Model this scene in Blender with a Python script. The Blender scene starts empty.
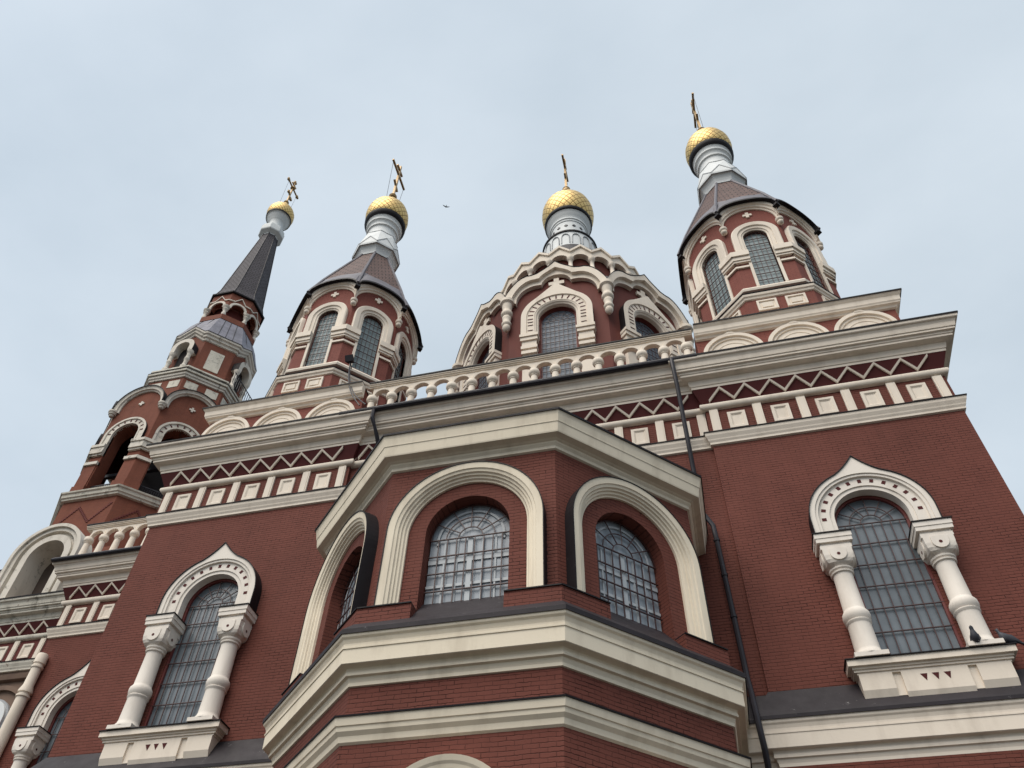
import bpy, bmesh, math, random
from mathutils import Vector
PI = math.pi
rnd = random.Random(7)
R_ = math.radians

# ------------------------------------------------------------------ camera
sc = bpy.context.scene
CX = -3.85                      # axis of the apse and of the great dome
yaw, pit, rol = -.2665, .8243, .0407
cam = bpy.data.objects.new('camera', bpy.data.cameras.new('camera'))
sc.collection.objects.link(cam); sc.camera = cam
fw = Vector((math.sin(yaw)*math.cos(pit), math.cos(yaw)*math.cos(pit), math.sin(pit)))
r0 = fw.cross(Vector((0, 0, 1))).normalized(); u0 = r0.cross(fw)
rt = r0*math.cos(rol)+u0*math.sin(rol); up = -r0*math.sin(rol)+u0*math.cos(rol)
from mathutils import Matrix
M3 = Matrix((rt, up, -fw)).transposed()
cam.matrix_world = M3.to_4x4()
cam.location = (0, 0, 0)         # eye height: the ground lies at z = -1.6
cam.data.sensor_width = 36
cam.data.lens = 819.14*36/1024
cam.data.shift_x = 7.76/1024
cam.data.shift_y = 31.27/1024
cam.data.clip_start = .1; cam.data.clip_end = 5000

# ------------------------------------------------------------------ world, sun, exposure
SUN_EL, SUN_AZ = R_(56), R_(203)     # azimuth from +y clockwise: behind the viewer, a little to the left
w = bpy.data.worlds.new('World'); sc.world = w; w.use_nodes = True
nt = w.node_tree; nt.nodes.clear()
def N(nt, t, **k):
    n = nt.nodes.new(t)
    for a, b in k.items(): setattr(n, a, b)
    return n
out = N(nt, 'ShaderNodeOutputWorld'); bg = N(nt, 'ShaderNodeBackground'); bg2 = N(nt, 'ShaderNodeBackground')
sky = N(nt, 'ShaderNodeTexSky', sky_type='NISHITA'); sky.sun_disc = False
sky.sun_elevation = SUN_EL; sky.sun_rotation = SUN_AZ; sky.air_density = 1; sky.dust_density = 2
bg.inputs[1].default_value = .05
nt.links.new(sky.outputs[0], bg.inputs[0])
tc = N(nt, 'ShaderNodeTexCoord')
mp = N(nt, 'ShaderNodeMapping'); mp.inputs['Scale'].default_value = (1.0, 1.5, 2.2)
nz = N(nt, 'ShaderNodeTexNoise'); nz.inputs['Scale'].default_value = 2.2; nz.inputs['Detail'].default_value = 7; nz.inputs['Roughness'].default_value = .5
rp = N(nt, 'ShaderNodeValToRGB')
rp.color_ramp.elements[0].position = .3; rp.color_ramp.elements[0].color = (.545, .622, .662, 1)
rp.color_ramp.elements[1].position = .72; rp.color_ramp.elements[1].color = (.705, .775, .808, 1)
nt.links.new(tc.outputs['Generated'], mp.inputs[0]); nt.links.new(mp.outputs[0], nz.inputs[0])
nt.links.new(nz.outputs[0], rp.inputs[0])
# overcast sky: brighter overhead, dim towards the horizon
sx = N(nt, 'ShaderNodeSeparateXYZ'); nt.links.new(tc.outputs['Generated'], sx.inputs[0])
mr = N(nt, 'ShaderNodeMapRange'); mr.interpolation_type = 'SMOOTHSTEP'; nt.links.new(sx.outputs[2], mr.inputs[0])
mr.inputs[1].default_value = -.05; mr.inputs[2].default_value = .62; mr.inputs[3].default_value = .30; mr.inputs[4].default_value = .885
nt.links.new(mr.outputs[0], bg2.inputs[1]); nt.links.new(rp.outputs[0], bg2.inputs[0])
ad = N(nt, 'ShaderNodeAddShader')
nt.links.new(bg.outputs[0], ad.inputs[0]); nt.links.new(bg2.outputs[0], ad.inputs[1])
nt.links.new(ad.outputs[0], out.inputs[0])
sl = bpy.data.lights.new('sun', 'SUN'); sl.energy = 2.9; sl.angle = R_(50); sl.color = (1, .93, .84)
so = bpy.data.objects.new('sun', sl); sc.collection.objects.link(so)
sd = Vector((math.sin(SUN_AZ)*math.cos(SUN_EL), math.cos(SUN_AZ)*math.cos(SUN_EL), math.sin(SUN_EL)))
so.rotation_euler = sd.to_track_quat('Z', 'Y').to_euler(); so.location = sd*100
sc.view_settings.view_transform = 'Standard'; sc.view_settings.look = 'None'
sc.view_settings.exposure = 0; sc.view_settings.gamma = 1

# ------------------------------------------------------------------ materials
def new_mat(name, col, rough=.7, metal=0, spec=.5):
    m = bpy.data.materials.new(name); m.use_nodes = True
    b = m.node_tree.nodes['Principled BSDF']
    b.inputs['Base Color'].default_value = (*col, 1); b.inputs['Roughness'].default_value = rough
    b.inputs['Metallic'].default_value = metal; b.inputs['Specular IOR Level'].default_value = spec
    return m
def mnode(nt, op, a=None, b=None, c=None):
    n = nt.nodes.new('ShaderNodeMath'); n.operation = op
    for i, x in enumerate((a, b, c)):
        if x is None: continue
        if isinstance(x, (int, float)): n.inputs[i].default_value = x
        else: nt.links.new(x, n.inputs[i])
    return n.outputs[0]
def mix(nt, f, a, b, bt='MIX'):
    n = nt.nodes.new('ShaderNodeMix'); n.data_type = 'RGBA'; n.blend_type = bt
    for s, x in ((n.inputs[0], f), (n.inputs[6], a), (n.inputs[7], b)):
        if isinstance(x, (int, float)): s.default_value = x
        elif isinstance(x, tuple): s.default_value = (*x, 1)
        else: nt.links.new(x, s)
    return n.outputs[2]
def noise(nt, vec, scale, detail=4, rough=.55):
    n = nt.nodes.new('ShaderNodeTexNoise'); n.inputs['Scale'].default_value = scale
    n.inputs['Detail'].default_value = detail; n.inputs['Roughness'].default_value = rough
    if vec is not None: nt.links.new(vec, n.inputs['Vector'])
    return n.outputs['Fac']
def ramp(nt, f, p0, p1):
    n = nt.nodes.new('ShaderNodeMapRange'); nt.links.new(f, n.inputs[0])
    n.inputs[1].default_value = p0; n.inputs[2].default_value = p1; n.clamp = True
    return n.outputs[0]
def wall_uv(nt):
    """coordinates along any upright wall: u runs level with the courses, v is height"""
    g = nt.nodes.new('ShaderNodeNewGeometry')
    cr = nt.nodes.new('ShaderNodeVectorMath'); cr.operation = 'CROSS_PRODUCT'; cr.inputs[0].default_value = (0, 0, 1)
    nt.links.new(g.outputs['True Normal'], cr.inputs[1])
    nm = nt.nodes.new('ShaderNodeVectorMath'); nm.operation = 'NORMALIZE'; nt.links.new(cr.outputs[0], nm.inputs[0])
    dt = nt.nodes.new('ShaderNodeVectorMath'); dt.operation = 'DOT_PRODUCT'
    nt.links.new(g.outputs['Position'], dt.inputs[0]); nt.links.new(nm.outputs[0], dt.inputs[1])
    sp = nt.nodes.new('ShaderNodeSeparateXYZ'); nt.links.new(g.outputs['Position'], sp.inputs[0])
    cb = nt.nodes.new('ShaderNodeCombineXYZ')
    nt.links.new(dt.outputs['Value'], cb.inputs[0]); nt.links.new(sp.outputs[2], cb.inputs[1])
    return cb.outputs[0], g.outputs['Position']
def bump(nt, h, strength, dist, prev=None):
    n = nt.nodes.new('ShaderNodeBump'); n.inputs['Strength'].default_value = strength; n.inputs['Distance'].default_value = dist
    nt.links.new(h, n.inputs['Height'])
    if prev: nt.links.new(prev, n.inputs['Normal'])
    return n.outputs[0]
def streaks(nt, pos, sx=3.0, sz=.35):
    mpn = nt.nodes.new('ShaderNodeMapping'); mpn.inputs['Scale'].default_value = (sx, sx, sz); nt.links.new(pos, mpn.inputs[0])
    return noise(nt, mpn.outputs[0], 1.0, 5, .6)

def brick_mat(name, c1, c2, mort, painted=True, dirt=.25, bstr=.75):
    m = new_mat(name, c1, .78, 0, .18); nt = m.node_tree; b = nt.nodes['Principled BSDF']
    uv, pos = wall_uv(nt)
    # slightly wavy courses
    wn = nt.nodes.new('ShaderNodeTexNoise'); wn.inputs['Scale'].default_value = 1.3; nt.links.new(pos, wn.inputs['Vector'])
    sb = nt.nodes.new('ShaderNodeVectorMath'); sb.operation = 'SUBTRACT'; nt.links.new(wn.outputs['Color'], sb.inputs[0]); sb.inputs[1].default_value = (.5, .5, .5)
    sc_ = nt.nodes.new('ShaderNodeVectorMath'); sc_.operation = 'SCALE'; nt.links.new(sb.outputs[0], sc_.inputs[0]); sc_.inputs['Scale'].default_value = .035
    av = nt.nodes.new('ShaderNodeVectorMath'); av.operation = 'ADD'; nt.links.new(uv, av.inputs[0]); nt.links.new(sc_.outputs[0], av.inputs[1])
    t = nt.nodes.new('ShaderNodeTexBrick'); rg = nt.nodes.new('ShaderNodeTexNoise'); rg.inputs['Scale'].default_value = 11; rg.inputs['Detail'].default_value = 3; nt.links.new(pos, rg.inputs['Vector'])
    r1 = nt.nodes.new('ShaderNodeVectorMath'); r1.operation = 'SUBTRACT'; nt.links.new(rg.outputs['Color'], r1.inputs[0]); r1.inputs[1].default_value = (.5, .5, .5)
    r2 = nt.nodes.new('ShaderNodeVectorMath'); r2.operation = 'SCALE'; nt.links.new(r1.outputs[0], r2.inputs[0]); r2.inputs['Scale'].default_value = .03
    r3 = nt.nodes.new('ShaderNodeVectorMath'); r3.operation = 'ADD'; nt.links.new(av.outputs[0], r3.inputs[0]); nt.links.new(r2.outputs[0], r3.inputs[1])
    nt.links.new(r3.outputs[0], t.inputs['Vector'])
    t.offset = .5; t.inputs['Scale'].default_value = 1; t.inputs['Brick Width'].default_value = .255; t.inputs['Row Height'].default_value = .0775
    t.inputs['Mortar Size'].default_value = .008; t.inputs['Mortar Smooth'].default_value = .6; t.inputs['Bias'].default_value = -.1
    t.inputs['Color1'].default_value = (*c1, 1); t.inputs['Color2'].default_value = (*c2, 1); t.inputs['Mortar'].default_value = (*mort, 1)
    # some joints are filled flush by the paint
    jn = ramp(nt, noise(nt, pos, .8, 7, .78), .44, .60)
    jn2 = ramp(nt, noise(nt, pos, 5, 4, .65), .40, .60)
    jm = mnode(nt, 'MULTIPLY', jn, jn2)
    face = mix(nt, ramp(nt, noise(nt, pos, .45, 7, .68), .3, .7), tuple(x*.74 for x in c1), tuple(min(1, x*1.24) for x in c1))
    sv = nt.nodes.new('ShaderNodeSeparateXYZ'); nt.links.new(r3.outputs[0], sv.inputs[0])
    fr_ = mnode(nt, 'FRACT', mnode(nt, 'DIVIDE', sv.outputs[1], .0775))
    bed = ramp(nt, mnode(nt, 'ABSOLUTE', mnode(nt, 'SUBTRACT', fr_, .5)), .36, .47)       # bed joints, seen before the upright ones
    mps = nt.nodes.new('ShaderNodeMapping'); mps.inputs['Scale'].default_value = (1.6, 9, 1); nt.links.new(uv, mps.inputs[0])
    bn = ramp(nt, noise(nt, mps.outputs[0], 1.0, 5, .75), .40, .60)
    bedj = mnode(nt, 'MULTIPLY', bed, mnode(nt, 'ADD', mnode(nt, 'MULTIPLY', mnode(nt, 'MULTIPLY', bn, mnode(nt, 'ADD', mnode(nt, 'MULTIPLY', jn, .8), .35)), .8), .10))
    upj = mnode(nt, 'MULTIPLY', t.outputs['Fac'], mnode(nt, 'MULTIPLY', jm, .95))
    joint = mnode(nt, 'MAXIMUM', bedj, upj)
    col = mix(nt, .45, face, t.outputs['Color'])
    col = mix(nt, joint, col, mort)
    st = ramp(nt, streaks(nt, pos), .48, .75)
    col = mix(nt, mnode(nt, 'MULTIPLY', st, dirt), col, tuple(x*.55 for x in c1))
    nt.links.new(col, b.inputs['Base Color'])
    h = mnode(nt, 'SUBTRACT', 1, joint)
    n1 = bump(nt, h, bstr, .012)
    n2 = bump(nt, noise(nt, pos, 28, 3, .6), .35, .008, n1)
    nt.links.new(n2, b.inputs['Normal'])
    return m
def plaster_mat(name, col, dirt=(.28, .25, .2), amt=.25, rough=.75, heavy=0):
    m = new_mat(name, col, rough, 0, .2); nt = m.node_tree; b = nt.nodes['Principled BSDF']
    uv, pos = wall_uv(nt)
    n1 = noise(nt, pos, .8, 6, .65)
    c = mix(nt, n1, tuple(x*.92 for x in col), tuple(min(.9, x*1.06) for x in col))
    st = ramp(nt, streaks(nt, pos, 2.2, .5), .5, .78)
    c = mix(nt, mnode(nt, 'MULTIPLY', st, amt), c, dirt)
    if heavy:
        h1 = ramp(nt, noise(nt, pos, 1.8, 9, .72), .60-.06*heavy, .66)
        c = mix(nt, mnode(nt, 'MULTIPLY', h1, .85), c, (.10, .095, .075))
        h2 = ramp(nt, noise(nt, pos, 4.5, 8, .75), .60, .63)
        c = mix(nt, mnode(nt, 'MULTIPLY', h2, .25+.3*heavy), c, (.22, .13, .09))
    nt.links.new(c, b.inputs['Base Color'])
    nt.links.new(bump(nt, noise(nt, pos, 22, 4, .6), .25 + .4*(heavy > 0), .006), b.inputs['Normal'])
    return m
def metal_mat(name, col, rough=.4, amt=.5, metal=.0, spec=.28):
    m = new_mat(name, col, rough, metal, spec); nt = m.node_tree; b = nt.nodes['Principled BSDF']
    uv, pos = wall_uv(nt)
    c = mix(nt, noise(nt, pos, 1.6, 7, .7), tuple(x*(1-amt*.6) for x in col), tuple(min(.9, x*(1+amt)) for x in col))
    spk = ramp(nt, noise(nt, pos, 5.5, 7, .8), .63, .70)
    c = mix(nt, mnode(nt, 'MULTIPLY', spk, amt*.7), c, (.35, .34, .33))
    dr = ramp(nt, noise(nt, pos, 2.3, 9, .85), .655, .70)
    c = mix(nt, mnode(nt, 'MULTIPLY', dr, min(1, amt)*.6), c, (.50, .49, .47))
    nt.links.new(c, b.inputs['Base Color'])
    nt.links.new(mnode(nt, 'ADD', mnode(nt, 'MULTIPLY', noise(nt, pos, 4, 4), .35), rough-.15), b.inputs['Roughness'])
    nt.links.new(bump(nt, noise(nt, pos, 3, 3), .25, .02), b.inputs['Normal'])
    return m
BRICK = brick_mat('painted_brick', (.158, .051, .037), (.182, .062, .046), (.044, .015, .012), bstr=1.0)
BRICKP = brick_mat('upper_brick', (.225, .072, .055), (.25, .084, .064), (.09, .030, .024), dirt=.15, bstr=.6)
BRICKO = brick_mat('bare_brick', (.215, .070, .042), (.17, .052, .034), (.10, .055, .04), dirt=.5, bstr=.6)
SMOOTHRED = plaster_mat('dark_red_plaster', (.135, .034, .030), (.05, .015, .012), .3)
DOMERED = plaster_mat('dome_red_plaster', (.150, .044, .034), (.06, .022, .018), .35)
DARKRED = plaster_mat('frieze_red', (.085, .018, .018), (.04, .012, .012), .2)
CREAM = plaster_mat('cream_plaster', (.84, .745, .59), (.34, .27, .19), .42)
CREAMW = plaster_mat('warm_white_plaster', (.83, .735, .62), (.36, .29, .22), .38)
CREAMG = plaster_mat('white_column_plaster', (.81, .745, .665), (.40, .34, .28), .4)
OLDCREAM = plaster_mat('weathered_white', (.66, .62, .53), (.25, .22, .17), .55, heavy=1)
OLDCREAM2 = plaster_mat('stained_white', (.68, .63, .55), (.25, .22, .17), .5, heavy=.35)
STUCCO = plaster_mat('brown_stucco', (.20, .135, .10), (.09, .06, .05), .6)
NICHE = plaster_mat('niche_plaster', (.10, .075, .062), (.05, .04, .035), .6)
FLASH = metal_mat('black_flashing', (.012, .010, .012), .5, .3, spec=.15)
SLATE = metal_mat('dark_sheet_metal', (.024, .020, .023), .5, 1.0, spec=.2)
ZINC = metal_mat('zinc_sheet', (.125, .118, .135), .55, .7)
LEAD = metal_mat('lead_roof', (.135, .135, .165), .55, 1.2)
PIPE = metal_mat('pipe_paint', (.022, .020, .026), .45, .3)
WHITEM = metal_mat('pale_painted_metal', (.70, .72, .715), .55, .10)
DIMM = metal_mat('grey_soffit_metal', (.33, .34, .35), .5, .1)
BARS = new_mat('window_bars', (.055, .020, .018), .5)
FRAME = new_mat('window_frame_red', (.16, .035, .03), .5)
BIRD = new_mat('feathers_dark', (.035, .037, .048), .6)
BEAK = new_mat('beak', (.06, .05, .05), .5)
def gold_mat(zs):
    m = new_mat('gilding', (.80, .56, .23), .5, .92); nt = m.node_tree; b = nt.nodes['Principled BSDF']
    g = nt.nodes.new('ShaderNodeTexCoord'); sp = nt.nodes.new('ShaderNodeSeparateXYZ'); nt.links.new(g.outputs['Object'], sp.inputs[0])
    ang = mnode(nt, 'MULTIPLY', mnode(nt, 'ARCTAN2', sp.outputs[1], sp.outputs[0]), 24/(2*PI))
    zz = mnode(nt, 'MULTIPLY', sp.outputs[2], zs)
    f = [mnode(nt, 'ABSOLUTE', mnode(nt, 'SUBTRACT', mnode(nt, 'FRACT', mnode(nt, o, zz, ang)), .5)) for o in ('ADD', 'SUBTRACT')]
    e = mnode(nt, 'MAXIMUM', f[0], f[1])              # .5 on the seams between the scales
    ln = ramp(nt, e, .38, .46)
    c = mix(nt, ln, (.66, .48, .20), (.20, .12, .04))
    c = mix(nt, mnode(nt, 'MULTIPLY', ramp(nt, noise(nt, g.outputs['Object'], 3, 4), .45, .7), .4), c, (.55, .36, .13))
    nt.links.new(c, b.inputs['Base Color'])
    nt.links.new(bump(nt, mnode(nt, 'SUBTRACT', 1, ln), .35, .03), b.inputs['Normal'])
    return m
GOLD = gold_mat(2.6); GOLDB = gold_mat(1.75); GOLDP = new_mat('gold_leaf', (.38, .25, .11), .5, .5)
def tile_mat(name, c1, c2, dk, w_, h_, off=.5):
    m = new_mat(name, c1, .65, 0, .2); nt = m.node_tree; b = nt.nodes['Principled BSDF']
    uv, pos = wall_uv(nt)
    t = nt.nodes.new('ShaderNodeTexBrick'); nt.links.new(uv, t.inputs['Vector']); t.offset = off
    t.inputs['Scale'].default_value = 1; t.inputs['Brick Width'].default_value = w_; t.inputs['Row Height'].default_value = h_
    t.inputs['Mortar Size'].default_value = .022; t.inputs['Mortar Smooth'].default_value = .3
    t.inputs['Color1'].default_value = (*c1, 1); t.inputs['Color2'].default_value = (*c2, 1); t.inputs['Mortar'].default_value = (*dk, 1)
    c = mix(nt, ramp(nt, noise(nt, pos, 1.4, 5), .35, .7), t.outputs['Color'], tuple(x*1.5 for x in c1), 'MIX')
    c = mix(nt, t.outputs['Fac'], c, dk)
    nt.links.new(c, b.inputs['Base Color'])
    nt.links.new(bump(nt, mnode(nt, 'SUBTRACT', 1, t.outputs['Fac']), .8, .03), b.inputs['Normal'])
    return m
TILES = tile_mat('brown_scale_tiles', (.112, .068, .058), (.145, .09, .078), (.022, .014, .014), .36, .24)
SPIRE = tile_mat('grey_spire_tiles', (.050, .045, .053), (.066, .058, .068), (.012, .010, .012), .34, .24)
def glass_mat(name, base, hi, rough=.08, scale=(3.4, 1.8), curtain=False, spec=.6):
    m = new_mat(name, base, rough, 0, spec); nt = m.node_tree; b = nt.nodes['Principled BSDF']
    uv, pos = wall_uv(nt)
    mpn = nt.nodes.new('ShaderNodeMapping'); mpn.inputs['Scale'].default_value = (scale[0], scale[1], 1); nt.links.new(uv, mpn.inputs[0])
    sn = nt.nodes.new('ShaderNodeVectorMath'); sn.operation = 'FLOOR'; nt.links.new(mpn.outputs[0], sn.inputs[0])
    wn = nt.nodes.new('ShaderNodeTexWhiteNoise'); wn.noise_dimensions = '3D'; nt.links.new(sn.outputs[0], wn.inputs['Vector'])
    f = mnode(nt, 'ADD', mnode(nt, 'MULTIPLY', wn.outputs['Value'], .35), mnode(nt, 'MULTIPLY', ramp(nt, noise(nt, pos, .9, 5, .6), .3, .72), .65))
    c = mix(nt, f, base, hi)
    if curtain:
        mp2 = nt.nodes.new('ShaderNodeMapping'); mp2.inputs['Scale'].default_value = (9, .8, 1); nt.links.new(uv, mp2.inputs[0])
        cu = ramp(nt, noise(nt, mp2.outputs[0], 1.0, 3, .6), .42, .66)
        c = mix(nt, mnode(nt, 'MULTIPLY', cu, .55), c, (.42, .46, .50))
    nt.links.new(c, b.inputs['Base Color'])
    nt.links.new(bump(nt, noise(nt, pos, 2.2, 3), .12, .03), b.inputs['Normal'])
    return m
GLASS = glass_mat('leaded_glass', (.075, .092, .105), (.20, .23, .255), rough=.3)
GLASSG = glass_mat('greenish_glass', (.20, .26, .275), (.34, .41, .42), rough=.5, spec=.25, scale=(6.2, 3))
GLASSC = glass_mat('apse_glass', (.19, .225, .26), (.31, .355, .40), rough=.35, curtain=True, spec=.4)
GLASSD = glass_mat('dome_glass', (.12, .145, .18), (.21, .245, .29), rough=.5, spec=.25, scale=(5, 2.8))
WOODW = new_mat('white_window_wood', (.44, .47, .49), .5)
DARK = new_mat('dark_inside', (.02, .016, .016), .9)

# ------------------------------------------------------------------ mesh helpers
class MB:
    def __init__(s): s.v, s.f, s.m, s.mats = [], [], [], []
    def mi(s, m):
        if m not in s.mats: s.mats.append(m)
        return s.mats.index(m)
    def add(s, vs, fs, m):
        o = len(s.v); s.v += [tuple(p) for p in vs]; k = s.mi(m)
        for f in fs: s.f.append([o+i for i in f]); s.m.append(k)
    def loft(s, rows, m, close_u=False, close_v=False):
        n = len(rows[0]); vs = [p for r in rows for p in r]; fs = []
        for i in range(len(rows) if close_v else len(rows)-1):
            a, b = i*n, ((i+1) % len(rows))*n
            for j in range(n if close_u else n-1):
                k = (j+1) % n; fs.append([a+j, a+k, b+k, b+j])
        s.add(vs, fs, m)
    def box(s, fr, u0, u1, d0, d1, z0, z1, m):
        P = [fr.p(u, d, z) for z in (z0, z1) for (u, d) in ((u0, d0), (u1, d0), (u1, d1), (u0, d1))]
        s.add(P, [[0, 3, 2, 1], [4, 5, 6, 7], [0, 1, 5, 4], [1, 2, 6, 5], [2, 3, 7, 6], [3, 0, 4, 7]], m)
    def bar(s, a, b, w_, h_, m, upv=None):
        a, b = Vector(a), Vector(b); d = (b-a).normalized(); q = Vector(upv) if upv else (Vector((0, 0, 1)) if abs(d.z) < .9 else Vector((0, 1, 0)))
        x = d.cross(q).normalized(); y = x.cross(d)
        P = [e + x*(i*w_/2) + y*(j*h_/2) for e in (a, b) for i, j in ((-1, -1), (1, -1), (1, 1), (-1, 1))]
        s.add(P, [[0, 3, 2, 1], [4, 5, 6, 7], [0, 1, 5, 4], [1, 2, 6, 5], [2, 3, 7, 6], [3, 0, 4, 7]], m)
    def tube(s, pts, r, m, n=8):
        rows = []; pts = [Vector(p) for p in pts]
        for i, p in enumerate(pts):
            d = (pts[min(i+1, len(pts)-1)]-pts[max(i-1, 0)]).normalized()
            q = Vector((0, 0, 1)) if abs(d.z) < .9 else Vector((1, 0, 0)); x = d.cross(q).normalized(); y = x.cross(d)
            rows.append([p+x*(r*math.cos(2*PI*k/n))+y*(r*math.sin(2*PI*k/n)) for k in range(n)])
        s.loft(rows, m, close_u=True); s.add(rows[0], [list(range(n))], m); s.add(rows[-1], [list(range(n))], m)
    def lathe(s, c, prof, m, n=24, ph=0, a0=0, a1=2*PI, mats=None):
        full = abs(a1-a0-2*PI) < 1e-6; k = n if full else n+1
        rows = [[(c[0]+r*math.cos(ph+a0+(a1-a0)*i/n), c[1]+r*math.sin(ph+a0+(a1-a0)*i/n), (c[2] if len(c) > 2 else 0)+z) for i in range(k)] for r, z in prof]
        if mats:
            for i in range(len(rows)-1): s.loft(rows[i:i+2], mats[i], close_u=full)
        else: s.loft(rows, m, close_u=full)
        if full:
            mm = mats or [m]
            if prof[0][0] > .001: s.add(rows[0], [list(range(n))], mm[0])
            if prof[-1][0] > .001: s.add(rows[-1], [list(range(n))], mm[-1])
    def build(s, name, parent=None, origin=None, smooth=False, ang=None):
        me = bpy.data.meshes.new(name); ox = Vector(origin) if origin else Vector((0, 0, 0))
        me.from_pydata([tuple(Vector(p)-ox) for p in s.v], [], s.f)
        for m in s.mats: me.materials.append(m)
        me.polygons.foreach_set('material_index', s.m)
        bm = bmesh.new(); bm.from_mesh(me); bmesh.ops.remove_doubles(bm, verts=bm.verts, dist=.0004)
        bmesh.ops.recalc_face_normals(bm, faces=bm.faces); bm.to_mesh(me); bm.free()
        if smooth:
            me.polygons.foreach_set('use_smooth', [True]*len(me.polygons))
            me.set_sharp_from_angle(angle=R_(ang or 40))
        o = bpy.data.objects.new(name, me); sc.collection.objects.link(o)
        o.location = ox
        if parent:
            o.parent = parent; o.location = ox - wloc(parent)
        return o
def wloc(o):
    v = Vector(o.location)
    while o.parent: o = o.parent; v += Vector(o.location)
    return v
class Fr:
    """wall frame: u along the wall, d out of it, z up. k eighths of a turn from the street side"""
    def __init__(s, x, y, k=0, a=0, ang=None):
        th = ang if ang is not None else R_(45*k); s.n = (math.sin(th), -math.cos(th)); s.t = (math.cos(th), math.sin(th))
        s.o = (x+s.n[0]*a, y+s.n[1]*a)
    def p(s, u, d, z): return (s.o[0]+s.t[0]*u+s.n[0]*d, s.o[1]+s.t[1]*u+s.n[1]*d, z)
def offset_path(pts, q, closed):
    n = len(pts); out = []
    def nrm(a, b):
        dx, dy = b[0]-a[0], b[1]-a[1]; l = math.hypot(dx, dy); return (dy/l, -dx/l)
    for i in range(n):
        if closed or (0 < i < n-1):
            a = nrm(pts[i-1], pts[i]); b = nrm(pts[i], pts[(i+1) % n]); k = 1+a[0]*b[0]+a[1]*b[1]
            m = ((a[0]+b[0])/k, (a[1]+b[1])/k)
        elif i == 0: m = nrm(pts[0], pts[1])
        else: m = nrm(pts[-2], pts[-1])
        out.append((pts[i][0]+q*m[0], pts[i][1]+q*m[1]))
    return out
def sweep(mb, prof, pts, m, closed=False, caps=True):
    rows = [[(x, y, z) for x, y in offset_path(pts, q, closed)] for q, z in prof]
    mb.loft(rows, m, close_u=closed)
    if caps and not closed:
        for e in (0, -1): mb.add([r[e] for r in rows], [list(range(len(rows)))], m)
def octa(x, y, a):
    R = a/math.cos(PI/8); return [(x+R*math.sin(R_(45*k)-PI/8), y-R*math.cos(R_(45*k)-PI/8)) for k in range(8)]
def arc_pts(r, zc, z0=None, n=28, u0=0):
    P = [(u0-r*math.cos(PI*i/n), zc+r*math.sin(PI*i/n)) for i in range(n+1)]
    if z0 is not None: P = [(u0-r, z0)]+P+[(u0+r, z0)]
    return P
def arc_mould(mb, fr, r, zc, z0, prof, m, n=28, u0=0, umax=None, caps=True):
    """prof: (offset outward from the arch line, projection d)"""
    rows = []
    for off, d in prof:
        P = arc_pts(r+off, zc, z0, n, u0)
        if umax is not None:
            lim = umax + d*math.tan(PI/8)
            P = [(max(-lim, min(lim, u)), z) for u, z in P]
        rows.append([fr.p(u, d, z) for u, z in P])
    mb.loft(rows, m)
    if caps:
        for e in (0, -1): mb.add([q[e] for q in rows], [list(range(len(rows)))], m)
def plate(mb, fr, inner, outer, d0, d1, m, mo=None):
    """flat band between two lines of equal length, with thickness d0..d1"""
    a = [fr.p(u, d1, z) for u, z in inner]; b = [fr.p(u, d1, z) for u, z in outer]
    c = [fr.p(u, d0, z) for u, z in inner]; e = [fr.p(u, d0, z) for u, z in outer]
    mb.loft([c, a], m); mb.loft([a, b], m); mb.loft([b, e], mo or m)
    for k in (0, -1): mb.add([c[k], a[k], b[k], e[k]], [[0, 1, 2, 3]], m)
def ogee(P, zc, R, tip, half=.42):
    """pull the crown of an arch line up to a pointed tip"""
    out = []
    for u, z in P:
        if z > zc and abs(u) < half*R:
            s = 1-abs(u)/(half*R); z2 = z + (tip-(zc+R))*(s**2*.75+s*.25)
            out.append((u, z2))
        else: out.append((u, z))
    return out
def wall_open(mb, fr, u0, u1, z0, z1, r, zb, zc, depth, m, mr=None, uc=0, d=0, n=24):
    A = arc_pts(r, zc, zb, n, uc); q = lambda u, z: fr.p(u, d, z)
    if zb > z0: mb.add([q(u0, z0), q(u1, z0), q(u1, zb), q(u0, zb)], [[0, 1, 2, 3]], m)
    mb.add([q(u0, zb), q(uc-r, zb), q(uc-r, z1), q(u0, z1)], [[0, 1, 2, 3]], m)
    mb.add([q(uc+r, zb), q(u1, zb), q(u1, z1), q(uc+r, z1)], [[0, 1, 2, 3]], m)
    for (a, b), (c, e) in zip(A[1:-2], A[2:-1]): mb.add([q(a, b), q(c, e), q(c, z1), q(a, z1)], [[0, 1, 2, 3]], m)
    mb.loft([[q(u, z) for u, z in A], [fr.p(u, d-depth, z) for u, z in A]], mr or m)
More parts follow.
